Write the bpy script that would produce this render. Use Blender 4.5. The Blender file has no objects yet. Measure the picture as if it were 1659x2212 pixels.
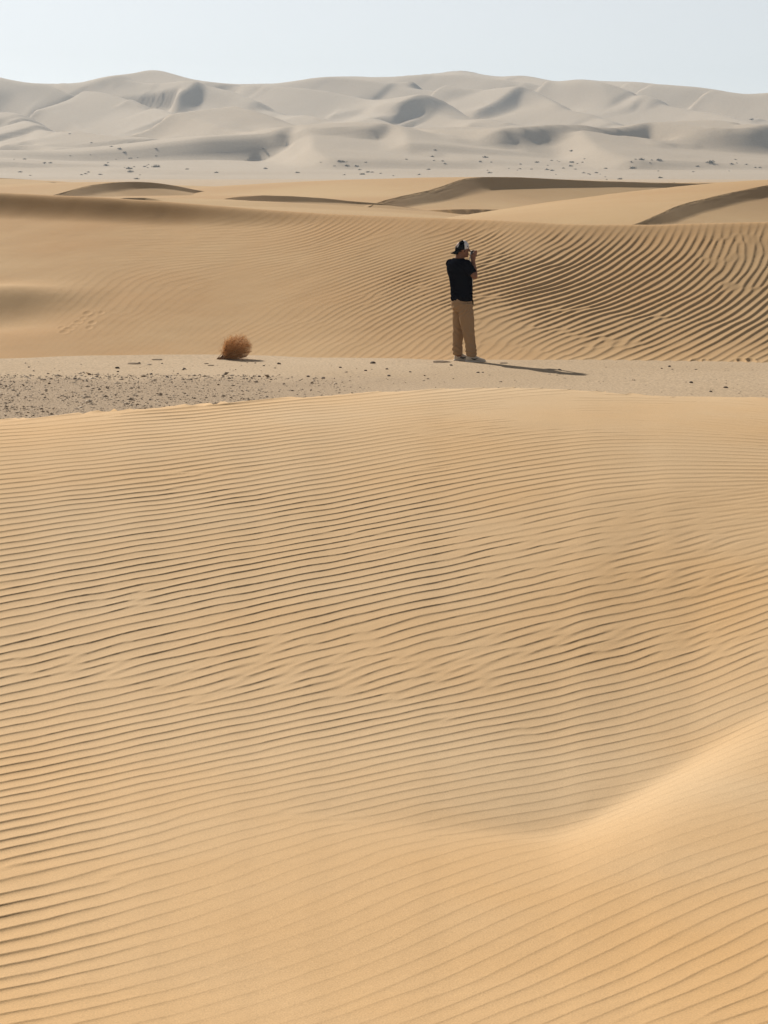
import bpy, bmesh, math, random
import numpy as np
from mathutils import Vector, Matrix, noise as mnoise

random.seed(7)
RNG = np.random.default_rng(11)
SC = bpy.context.scene
COL = SC.collection

# ------------------------------------------------------------------ camera
IMG_W, IMG_H, FPX = 768.0, 1024.0, 2300.0
CAM_H = 2.80
V_HORIZON = 170.0
PITCH = math.atan((IMG_H / 2 - V_HORIZON) / FPX)
cam_data = bpy.data.cameras.new('camera')
cam = bpy.data.objects.new('camera', cam_data)
COL.objects.link(cam)
cam.location = (0, 0, CAM_H)
cam.rotation_euler = (math.radians(90) - PITCH, 0, 0)
cam_data.sensor_fit = 'VERTICAL'
cam_data.sensor_height = 24.0
cam_data.lens = 24.0 * FPX / IMG_H
cam_data.clip_start = 0.1
cam_data.clip_end = 12000
SC.camera = cam
SC.render.resolution_x, SC.render.resolution_y = 768, 1024

# ------------------------------------------------------------------ light
SUN_ELEV = math.radians(30.5)
SUN_LEFT = math.radians(32.0)          # degrees to the left of the view direction
sun_dir = Vector((-math.sin(SUN_LEFT) * math.cos(SUN_ELEV), math.cos(SUN_LEFT) * math.cos(SUN_ELEV), math.sin(SUN_ELEV)))
sl = bpy.data.lights.new('sun', 'SUN')
sl.energy = 5.0
sl.angle = math.radians(0.6)
sl.color = (1.0, 0.935, 0.83)
sun = bpy.data.objects.new('sun', sl)
COL.objects.link(sun)
sun.location = sun_dir * 300
sun.rotation_euler = sun_dir.to_track_quat('Z', 'Y').to_euler()

world = bpy.data.worlds.new('World')
SC.world = world
world.use_nodes = True
wn = world.node_tree
for n in list(wn.nodes):
    wn.nodes.remove(n)
sky = wn.nodes.new('ShaderNodeTexSky')
sky.sky_type = 'NISHITA'
sky.sun_disc = False
sky.sun_elevation = SUN_ELEV
sky.sun_rotation = -SUN_LEFT
sky.air_density = 0.7
sky.dust_density = 0.3
sky.ozone_density = 1.6
hs = wn.nodes.new('ShaderNodeHueSaturation')
hs.inputs['Saturation'].default_value = 0.20
bg = wn.nodes.new('ShaderNodeBackground')
bg.inputs['Strength'].default_value = 0.067
wo = wn.nodes.new('ShaderNodeOutputWorld')
wn.links.new(sky.outputs[0], hs.inputs['Color'])
wn.links.new(hs.outputs[0], bg.inputs[0])
wn.links.new(bg.outputs[0], wo.inputs[0])

vs = SC.view_settings
vs.view_transform = 'Standard'
vs.look = 'None'
vs.exposure = 0.40
vs.gamma = 1.0
vs.use_curve_mapping = False
SC.cycles.use_denoising = True
SC.cycles.max_bounces = 6
SC.cycles.volume_bounces = 1
SC.cycles.volume_step_rate = 4.0
SC.cycles.sample_clamp_indirect = 6.0

# ------------------------------------------------------------------ camera maths
CP, SP = math.cos(PITCH), math.sin(PITCH)

def tan_v(v):
    """tangent of the angle below the horizontal of image row v (centre column)"""
    return np.tan(PITCH + np.arctan((np.asarray(v, float) - IMG_H / 2) / FPX))

def project(x, y, z):
    zz = z - CAM_H
    depth = y * CP - zz * SP
    up = y * SP + zz * CP
    return IMG_W / 2 + FPX * x / depth, IMG_H / 2 - FPX * up / depth

def ray(u, v):
    U, V = u - IMG_W / 2, v - IMG_H / 2
    d = Vector((U, FPX * CP - V * SP, -FPX * SP - V * CP))
    return d / d.y

def on_ground(u, v, z=0.0):
    d = ray(u, v)
    t = (z - CAM_H) / d.z
    return Vector((d.x * t, t, z))

def at_depth(u, v, y):
    d = ray(u, v)
    return Vector((d.x * y, y, CAM_H + d.z * y))

# ------------------------------------------------------------------ numeric helpers
def smooth01(t):
    t = np.clip(t, 0, 1)
    return t * t * (3 - 2 * t)

def vnoise(x, y, seed):
    """smooth lattice noise in -1..1"""
    r = np.random.default_rng(seed).uniform(-1, 1, (256, 256))
    xi, yi = np.floor(x).astype(int), np.floor(y).astype(int)
    fx, fy = x - xi, y - yi
    fx = fx * fx * fx * (fx * (fx * 6 - 15) + 10)
    fy = fy * fy * fy * (fy * (fy * 6 - 15) + 10)
    a = r[yi % 256, xi % 256]; b = r[yi % 256, (xi + 1) % 256]
    c = r[(yi + 1) % 256, xi % 256]; d = r[(yi + 1) % 256, (xi + 1) % 256]
    return (a * (1 - fx) + b * fx) * (1 - fy) + (c * (1 - fx) + d * fx) * fy

def fbm(x, y, seed, octs=4, gain=0.5):
    s, a, t = 0, 1.0, 0
    for i in range(octs):
        s = s + a * vnoise(x * 2 ** i + 17.3 * i, y * 2 ** i - 9.1 * i, seed + i)
        t += a; a *= gain
    return s / t

def blur(a, n, axis):
    """repeated box blur with edge padding"""
    if n < 1:
        return a
    k = 2 * n + 1
    for _ in range(3):
        p = [(0, 0)] * a.ndim
        p[axis] = (n + 1, n)
        c = np.cumsum(np.pad(a, p, mode='edge'), axis=axis)
        hi = np.take(c, range(k, c.shape[axis]), axis=axis)
        lo = np.take(c, range(0, c.shape[axis] - k), axis=axis)
        a = (hi - lo) / k
    return a

def bilin(tab, fi, fj):
    R, C = tab.shape
    fi = np.clip(fi, 0, R - 1.001); fj = np.clip(fj, 0, C - 1.001)
    i, j = fi.astype(int), fj.astype(int)
    a, b = fi - i, fj - j
    return (tab[i, j] * (1 - a) * (1 - b) + tab[i + 1, j] * a * (1 - b)
            + tab[i, j + 1] * (1 - a) * b + tab[i + 1, j + 1] * a * b)

def mesh_object(name, verts, faces, mat, parent=None, smooth=True):
    me = bpy.data.meshes.new(name)
    verts = np.asarray(verts, np.float32); faces = np.asarray(faces, np.int32)
    k = faces.shape[1]
    me.vertices.add(len(verts)); me.vertices.foreach_set('co', verts.ravel())
    me.loops.add(faces.size); me.loops.foreach_set('vertex_index', faces.ravel())
    me.polygons.add(len(faces))
    me.polygons.foreach_set('loop_start', np.arange(0, faces.size, k, dtype=np.int32))
    me.polygons.foreach_set('loop_total', np.full(len(faces), k, np.int32))
    me.polygons.foreach_set('use_smooth', np.full(len(faces), smooth, bool))
    me.update(calc_edges=True)
    me.materials.append(mat)
    o = bpy.data.objects.new(name, me)
    COL.objects.link(o)
    o.parent = parent
    return o

def grid_object(name, X, Y, Z, mat):
    R, C = X.shape
    idx = np.arange(R * C).reshape(R, C)
    f = np.stack([idx[:-1, :-1], idx[:-1, 1:], idx[1:, 1:], idx[1:, :-1]], -1).reshape(-1, 4)
    o = mesh_object(name, np.stack([X, Y, Z], -1).reshape(-1, 3), f, mat)
    o['kind'] = 'structure'
    return o

def tag(o, label, cat, group=None, kind=None):
    o['label'] = label
    o['category'] = cat
    if group: o['group'] = group
    if kind: o['kind'] = kind
    return o

# ------------------------------------------------------------------ materials
def new_mat(name, color, rough=0.9, spec=0.2):
    m = bpy.data.materials.new(name)
    m.use_nodes = True
    b = m.node_tree.nodes['Principled BSDF']
    b.inputs['Base Color'].default_value = (*color, 1)
    b.inputs['Roughness'].default_value = rough
    b.inputs['Specular IOR Level'].default_value = spec
    return m

def sand_mat(name, c_a, c_b, patch=0.35, grain=900.0, grain_bump=0.0012, patch_detail=4.0, grain_col=0.12, extra=None):
    m = bpy.data.materials.new(name)
    m.use_nodes = True
    nt = m.node_tree; N, L = nt.nodes, nt.links
    b = N['Principled BSDF']
    b.inputs['Roughness'].default_value = 0.95
    b.inputs['Specular IOR Level'].default_value = 0.12
    geo = N.new('ShaderNodeNewGeometry')
    big = N.new('ShaderNodeTexNoise'); big.inputs['Scale'].default_value = patch; big.inputs['Detail'].default_value = patch_detail
    big.inputs['Roughness'].default_value = 0.55
    L.new(geo.outputs['Position'], big.inputs['Vector'])
    r = N.new('ShaderNodeMapRange'); r.inputs[1].default_value = 0.36; r.inputs[2].default_value = 0.64
    L.new(big.outputs[0], r.inputs[0])
    mx = N.new('ShaderNodeMix'); mx.data_type = 'RGBA'
    mx.inputs[6].default_value = (*c_a, 1); mx.inputs[7].default_value = (*c_b, 1)
    L.new(r.outputs[0], mx.inputs[0])
    gr = N.new('ShaderNodeTexNoise'); gr.inputs['Scale'].default_value = grain; gr.inputs['Detail'].default_value = 2.0
    L.new(geo.outputs['Position'], gr.inputs['Vector'])
    gm = N.new('ShaderNodeMapRange'); gm.inputs[1].default_value = 0.3; gm.inputs[2].default_value = 0.7
    gm.inputs[3].default_value = 1.0 - grain_col; gm.inputs[4].default_value = 1.0 + grain_col
    L.new(gr.outputs[0], gm.inputs[0])
    vm = N.new('ShaderNodeVectorMath'); vm.operation = 'SCALE'
    L.new(mx.outputs[2], vm.inputs[0]); L.new(gm.outputs[0], vm.inputs['Scale'])
    L.new(vm.outputs[0], b.inputs['Base Color'])
    bp = N.new('ShaderNodeBump'); bp.inputs['Strength'].default_value = 0.5; bp.inputs['Distance'].default_value = grain_bump
    L.new(gr.outputs[0], bp.inputs['Height']); L.new(bp.outputs[0], b.inputs['Normal'])
    return m

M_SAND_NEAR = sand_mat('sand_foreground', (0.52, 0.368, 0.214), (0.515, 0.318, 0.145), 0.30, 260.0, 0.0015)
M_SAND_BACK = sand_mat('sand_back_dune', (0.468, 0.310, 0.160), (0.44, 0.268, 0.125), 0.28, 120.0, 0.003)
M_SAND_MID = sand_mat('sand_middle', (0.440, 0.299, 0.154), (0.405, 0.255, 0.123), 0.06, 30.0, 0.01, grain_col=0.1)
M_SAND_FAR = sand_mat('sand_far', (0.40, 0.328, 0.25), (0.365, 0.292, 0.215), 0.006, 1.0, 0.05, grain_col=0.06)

# ------------------------------------------------------------------ ripples
def poisson_phase(kx, ky, dx, dy):
    """least-squares phase whose gradient follows (kx, ky); Neumann edges through mirrored FFT"""
    R, C = kx.shape
    gx = 0.5 * (kx[:, 1:] + kx[:, :-1]) * dx
    gy = 0.5 * (ky[1:, :] + ky[:-1, :]) * dy
    div = np.zeros((R, C))
    wx, wy = 1 / dx ** 2, 1 / dy ** 2
    div[:, :-1] += gx * wx; div[:, 1:] -= gx * wx
    div[:-1, :] += gy * wy; div[1:, :] -= gy * wy
    big = np.concatenate([np.concatenate([div, div[:, ::-1]], 1), np.concatenate([div, div[:, ::-1]], 1)[::-1]], 0)
    F = np.fft.fft2(big)
    ly = 2 * np.cos(2 * np.pi * np.arange(2 * R) / (2 * R)) - 2
    lx = 2 * np.cos(2 * np.pi * np.arange(2 * C) / (2 * C)) - 2
    den = ly[:, None] * wy + lx[None, :] * wx
    den[0, 0] = 1
    F /= den; F[0, 0] = 0
    return np.real(np.fft.ifft2(F))[:R, :C]

def ripple_field(zfun, x0, x1, y0, y1, ctrl, res, lam_lim, seed, sig_img, coarse=0.12, warp=1.5, jit=0.55, patch=0.4, unit=1.0, step=0.075, tau=0.14, warp2=0.0):
    """Wind ripples on the surface z = zfun(x, y). ctrl rows: (u, v, crest angle in the picture, spacing px, strength).
    Returns a function (x, y) -> ripple height."""
    rng = np.random.default_rng(seed)
    cx = np.arange(x0, x1 + coarse, coarse); cy = np.arange(y0, y1 + coarse, coarse)
    GX, GY = np.meshgrid(cx, cy)
    e = 0.02
    def uv(x, y):
        return project(x * unit, y * unit, zfun(x * unit, y * unit))
    u, v = uv(GX, GY)
    ux, vx = [(p - q) / (2 * e) for p, q in zip(uv(GX + e, GY), uv(GX - e, GY))]
    uy, vy = [(p - q) / (2 * e) for p, q in zip(uv(GX, GY + e), uv(GX, GY - e))]
    c = np.array(ctrl, float)
    W = 0; ang = 0; lsp = 0; st = 0
    for (pu, pv, pa, ps, pw) in c:
        d2 = ((u - pu) ** 2 + (v - pv) ** 2) / sig_img ** 2
        w = 1.0 / (d2 + 0.05) ** 2.8
        W = W + w; ang = ang + w * pa; lsp = lsp + w * np.log(ps); st = st + w * pw
    ang = np.radians(ang / W); sp = np.exp(lsp / W); st = (st / W) ** 1.5
    nu, nv = -np.sin(ang), -np.cos(ang)
    k = 2 * np.pi / sp
    kx = k * (nu * ux + nv * vx); ky = k * (nu * uy + nv * vy)
    km = np.hypot(kx, ky) + 1e-9
    lam = np.clip(2 * np.pi / km, *lam_lim)
    kx, ky = kx / km * 2 * np.pi / lam, ky / km * 2 * np.pi / lam
    for _ in range(2):
        kx = blur(blur(kx, 2, 0), 2, 1); ky = blur(blur(ky, 2, 0), 2, 1)
    st = blur(blur(st, 1, 0), 1, 1)
    PH = poisson_phase(kx, ky, coarse, coarse)
    PH = PH + warp * 2.2 * fbm(GX / 1.7, GY / 1.0, seed + 5, 3)
    if warp2: PH = PH + warp2 * fbm(GX / .55, GY / .42, seed + 31, 2)
    # phasor sum on a fine grid
    nx, ny = int((x1 - x0) / res) + 2, int((y1 - y0) / res) + 2
    A = np.zeros((ny, nx), np.complex64)
    px, py = np.meshgrid(np.arange(x0, x1, step), np.arange(y0, y1, step))
    px = (px + rng.uniform(-.5, .5, px.shape) * step).ravel(); py = (py + rng.uniform(-.5, .5, py.shape) * step).ravel()
    fi, fj = (py - y0) / coarse, (px - x0) / coarse
    pkx, pky, pph = bilin(kx, fi, fj), bilin(ky, fi, fj), bilin(PH, fi, fj)
    rot = np.radians(7.0) * fbm(px / 0.9, py / 0.55, seed + 9, 3) * 1.6
    sc = 1 + 0.16 * fbm(px / 1.2, py / 0.7, seed + 13, 3)
    pkx, pky = (pkx * np.cos(rot) - pky * np.sin(rot)) * sc, (pkx * np.sin(rot) + pky * np.cos(rot)) * sc
    pph = pph + rng.normal(0, jit, pph.shape)
    for i in range(len(px)):
        kk = math.hypot(pkx[i], pky[i])
        l = 2 * math.pi / kk
        n0, n1 = pkx[i] / kk, pky[i] / kk
        sa, sl_ = 0.62 * l, 1.35 * l
        r = 2.3 * sl_
        j0 = max(0, int((px[i] - r - x0) / res)); j1 = min(nx, int((px[i] + r - x0) / res) + 1)
        i0 = max(0, int((py[i] - r - y0) / res)); i1 = min(ny, int((py[i] + r - y0) / res) + 1)
        if j1 <= j0 or i1 <= i0:
            continue
        X = (x0 + res * np.arange(j0, j1) - px[i])[None, :]
        Y = (y0 + res * np.arange(i0, i1) - py[i])[:, None]
        # both the envelope and the wave are separable up to a cross term, kept in one exponent
        a = X * n0 + Y * n1
        t = Y * n0 - X * n1
        A[i0:i1, j0:j1] += np.exp(-(a * a) / (2 * sa * sa) - (t * t) / (2 * sl_ * sl_) + 1j * (kk * a + pph[i])).astype(np.complex64)
    mag = np.abs(A)
    ref = np.median(mag)
    LAM = 2 * np.pi / np.hypot(kx, ky)

    def shape(q):
        if tau < 0.1:                                      # crisp brink, then a soft foot
            return q + 0.56 * np.exp(-q / tau) + 0.52 * np.exp(-q / 0.26)
        if tau > 0.3:                                      # broad shaded lee face, shorter windward side
            return np.where(q < .62, np.clip(1 - q / .62, 0, 1) ** 1.35, smooth01((q - .62) / .38) ** .8)
        return q + np.exp(-q / tau)
    _q = np.linspace(0, 1, 200); _h = shape(_q)
    mid, rng_ = (_h.max() + _h.min()) / 2, (_h.max() - _h.min()) / 2

    def height(x, y):
        x, y = x / unit, y / unit
        f_i, f_j = (y - y0) / res, (x - x0) / res
        z = bilin(A, f_i, f_j)
        ph = np.angle(z)
        m = smooth01(np.abs(z) / (0.26 * ref))
        ci, cj = (y - y0) / coarse, (x - x0) / coarse
        l = bilin(LAM, ci, cj); s = bilin(st, ci, cj)
        q = 1.0 - np.mod(ph / (2 * np.pi), 1.0)            # 0 at the crest, growing down the lee side
        prof = (shape(q) - mid) / rng_
        s = s * np.clip(1.0 + patch * fbm(x / 0.9, y / 0.45, seed + 21, 3) * 1.4, .3, 1.25)
        return prof * m * l * s * unit

    def phase(x, y):
        return bilin(PH, (y - y0) / coarse, (x - x0) / coarse)

    def real_phase(x, y):
        z = bilin(A, (y - y0) / res, (x - x0) / res)
        return np.angle(z), smooth01(np.abs(z) / (0.8 * ref) - .3)
    height.phase, height.real_phase = phase, real_phase
    return height

# ------------------------------------------------------------------ foreground dune
def foreground():
    al = np.linspace(-0.26, 0.26, 261)                     # x / y columns
    uc = 384 + al * 2270
    v_c = np.interp(uc, [-160, 0, 90, 110, 160, 200, 300, 400, 500, 560, 640, 700, 768, 900],
                    [434, 423, 415, 412, 408.5, 407, 398, 392, 388, 389, 396.5, 399.5, 400, 404])
    v_c = blur(v_c, 5, 0)
    v_lip = np.interp(uc, [200, 300, 450, 545, 575, 620, 680, 768, 900], [790, 812, 830, 836, 834, 808, 772, 712, 640])
    s_lip = np.interp(uc, [180, 330, 480, 560, 700, 768, 900], [0, .35, .75, 1.0, .9, .55, .3])
    v_lip = blur(v_lip, 4, 0); s_lip = blur(s_lip, 6, 0)
    NV = 760
    tt = np.linspace(0, 1, NV)
    LY = np.zeros((NV, len(al))); VV = np.zeros_like(LY)
    for c in range(len(al)):
        v = 1140 + (v_c[c] - 1140) * tt
        I = np.interp(v, [v_c[c], v_c[c] + 10, v_c[c] + 40, 500, 600, 700, 780, 870, 1024, 1140],
                      [.075, .12, .20, .255, .28, .275, .25, .27, .30, .32])
        I0 = I.copy()
        dn = np.clip(v - v_lip[c], 0, None)
        I = I * np.where(v > v_lip[c], 1 - .54 * s_lip[c] * np.exp(-(dn / 42.0) ** 1.6), 1 + .25 * s_lip[c] * np.exp(-(v_lip[c] - v) / 60.0))
        I = I * (1 - .35 * np.exp(-((uc[c] - 775) / 60.0) ** 2 - ((v - 444) / 12.0) ** 2))
        T = tan_v(v)
        g = -np.gradient(T) / I
        ly = np.cumsum(g); ly0 = np.cumsum(-np.gradient(T) / I0)
        k = np.argmin(abs(v - 1024))
        ly = ly0 + (ly - ly0) * smooth01((v - (v_lip[c] - 330)) / 300.0)
        LY[:, c] = ly - ly[k] + math.log(4.25)
        VV[:, c] = v
    LY = blur(LY, 1, 1)
    Yt = np.exp(LY)
    Zt = CAM_H - tan_v(VV) * Yt
    yc, zc = Yt[-1], Zt[-1]
    ys = np.linspace(3.6, 26, 1400)                        # z table on (y, alpha)
    TAB = np.zeros((len(ys), len(al)))
    for c in range(len(al)):
        z = np.interp(ys, Yt[:, c], Zt[:, c])
        d = np.clip(ys - yc[c], 0, None)
        drop = np.where(d < 1.6, 0.105 * d ** 2 + 0.0 * d, 0.105 * 1.6 ** 2 + 0.336 * (d - 1.6))
        slope_c = 0.075 - tan_v(v_c[c])
        TAB[:, c] = np.where(ys > yc[c], zc[c] + slope_c * np.minimum(d, 1.0) * 0 - drop - 0.02 * d, z)
    TAB = blur(blur(TAB, 3, 0), 1, 1)

    def zfun(x, y):
        yy = np.clip(y, 3.65, 25.9)
        z = bilin(TAB, (yy - ys[0]) / (ys[1] - ys[0]), (np.clip(x / yy, -.259, .259) + .26) / (al[1] - al[0]))
        back = np.clip(3.65 - y, 0, None)
        return z - 0.02 * back
    s = 768 / 1659.0
    C = [(100, 960, 5, 9, .5), (100, 1050, 4, 12, .9), (100, 1150, 6, 14, 1), (100, 1250, 8, 15, .9), (100, 1350, 15, 20, 1),
         (100, 1450, 17, 27, 1), (100, 1550, 14, 23, 1), (100, 1650, 12, 21, 1), (100, 1750, 12, 23, 1), (100, 1850, 12, 27, .9),
         (80, 1950, 9, 34, .85), (60, 2050, 5, 42, .85), (70, 2150, 0, 36, .85), (-150, 2000, 6, 40, .85), (-150, 1500, 14, 25, 1),
         (400, 950, 6, 9, .8), (400, 1050, 7, 13, 1), (400, 1200, 10, 16, 1), (400, 1300, 13, 18, 1), (400, 1400, 16, 23, 1),
         (400, 1500, 20, 27, 1), (400, 1600, 14, 21, 1), (400, 1700, 12, 18, .7), (400, 1780, 18, 24, .55), (400, 1900, 14, 30, .3),
         (250, 1900, 12, 30, .6), (300, 2050, 12, 36, .22), (300, 2170, 14, 36, .2),
         (800, 895, 4, 6, .55), (800, 1000, 8, 9.5, .9), (800, 1100, 10, 12, 1), (800, 1200, 12, 17, 1), (800, 1300, 16, 22, 1),
         (800, 1400, 18, 25, 1), (800, 1500, 15, 23, 1), (800, 1600, 12, 19, .95), (800, 1680, 8, 15, .7), (700, 1740, 3, 12, .5),
         (700, 1820, 24, 28, .5), (700, 1900, 25, 34, .4), (560, 2000, 18, 40, .18), (650, 2150, 24, 42, .3),
         (1200, 875, 2, 5.6, .5), (1200, 1000, 8, 10, .9), (1200, 1100, 10, 14, 1), (1200, 1200, 14, 19, 1), (1200, 1300, 18, 23, 1),
         (1200, 1400, 18, 24, 1), (1200, 1500, 16, 22, 1), (1200, 1600, 14, 18, .9), (1200, 1700, 12, 12, .6), (1100, 1770, 5, 9, .5),
         (1000, 1850, 28, 30, .45), (1000, 1950, 28, 36, .55), (1000, 2100, 27, 42, .6), (1300, 1850, 24, 36, .35),
         (1300, 1950, 26, 38, .6), (1300, 2100, 25, 42, .7), (1450, 885, -4, 6, .4), (1550, 900, -5, 6.5, .35), (1600, 955, -12, 7, .6),
         (1600, 1010, -2, 10, .8), (1600, 1080, 8, 13, .5), (1600, 1150, 18, 16, .9), (1600, 1250, 20, 20, 1), (1600, 1350, 24, 21, .95),
         (1600, 1450, 26, 18, .8), (1620, 1550, 26, 15, .45), (1500, 1550, 18, 16, .8), (1350, 1650, 15, 14, .6), (1550, 1650, 24, 24, .16),
         (1450, 1740, 22, 30, .14), (1550, 1850, 24, 32, .5), (1550, 1950, 22, 36, .75), (1550, 2100, 20, 42, .8), (1800, 2000, 20, 38, .8)]
    C = [(a * s, b * s, an, sp * s * (.74 if b < 1750 else .9), w if b < 1750 or a < 250 else w * .72) for a, b, an, sp, w in C]
    rip = ripple_field(zfun, -4.2, 4.2, 3.3, 18.5, C, 0.0110, (0.055, 0.18), 21, 45.0, tau=0.07, warp2=0.8, patch=0.22)
    # mesh: the rows run along the ripple crests, closest together at the brinks
    def width(y):
        return 0.245 * np.clip(y, 0, None) + 0.5 + np.clip(3.3 - y, 0, None) * .55
    Y0, Y1 = 3.3, 16.4
    # beyond the view the columns go on, coarser, so that the dune does not end at the picture's edge
    out = np.geomspace(.05, 5.0, 26)
    sc = np.concatenate([np.full(26, -1.0), np.linspace(-1, 1, 330), np.full(26, 1.0)])
    ext = np.concatenate([-out[::-1], np.zeros(330), out])
    NC = len(sc)
    def xcol(Y):
        return sc[None, :] * width(Y) + ext[None, :]
    yd = np.linspace(Y0, Y1, 1600)
    XD = xcol(yd[:, None])
    PD = rip.phase(XD, np.repeat(yd[:, None], NC, 1))
    PD = np.maximum.accumulate(PD, axis=0) + np.arange(len(yd))[:, None] * 1e-6
    qs = np.array([.965, .93, .86, .77, .66, .55, .44, .34, .25, .18, .14, .105, .07, .035, 0.0])
    n0, n1 = int(np.floor(PD.min() / (2 * np.pi))), int(np.ceil(PD.max() / (2 * np.pi)))
    tgt = (2 * np.pi * (np.arange(n0, n1)[:, None] + (1 - qs)[None, :])).ravel()
    Y = np.stack([np.interp(tgt, PD[:, c], yd) for c in range(NC)], 1)
    PY = np.stack([np.interp(Y[:, c], yd, np.gradient(PD[:, c], yd)) for c in range(NC)], 1)
    for _ in range(2):
        X = xcol(Y)
        ph, wgt = rip.real_phase(X, Y)
        dl = np.angle(np.exp(1j * (tgt[:, None] - ph)))
        Y = np.clip(Y + np.clip(dl, -1.3, 1.3) * wgt * .8 / np.maximum(PY, 15), Y0, Y1)
        Y = np.maximum.accumulate(Y, axis=0)
    def surface(X, Y):
        fade = smooth01((Y - 3.3) / .3) * (1 - smooth01((Y - 14.0) / .9))
        Z = zfun(X, Y) + rip(X, Y) * 0.032 * fade
        return Z + 0.006 * fbm(X / .9, Y / .9, 31, 3) + 0.0005 * fbm(X / .03, Y / .03, 41, 2)
    def quads(Y, off):
        R = Y.shape[0]
        X = xcol(Y)
        idx = np.arange(R * NC).reshape(R, NC) + off
        f = np.stack([idx[:-1, :-1], idx[:-1, 1:], idx[1:, 1:], idx[1:, :-1]], -1).reshape(-1, 4)
        keep = ((Y[1:, :-1] - Y[:-1, :-1]) + (Y[1:, 1:] - Y[:-1, 1:]) > 1e-5).ravel()
        return np.stack([X, Y, surface(X, Y)], -1).reshape(-1, 3), f[keep]
    near = np.repeat(np.array([-4.0, -2.5, -1.2, 0, 1.0, 1.8, 2.4, 2.9, 3.2, Y0])[:, None], NC, 1)
    far = np.repeat(np.concatenate([[Y1], np.arange(Y1 + .1, 26, .12)])[:, None], NC, 1)
    # close the crest-following rows exactly on both border rows
    Y = np.concatenate([np.full((1, NC), Y0), Y, np.full((1, NC), Y1)], 0)
    V, F = [], []
    off = 0
    for part in (near, Y, far):
        v_, f_ = quads(part, off)
        V.append(v_); F.append(f_); off += len(v_)
    V, F = np.concatenate(V), np.concatenate(F)
    used = np.zeros(len(V), bool); used[F.ravel()] = True
    remap = np.cumsum(used) - 1
    o = mesh_object('foreground_dune', V[used], remap[F], M_SAND_NEAR)
    o['kind'] = 'structure'

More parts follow.
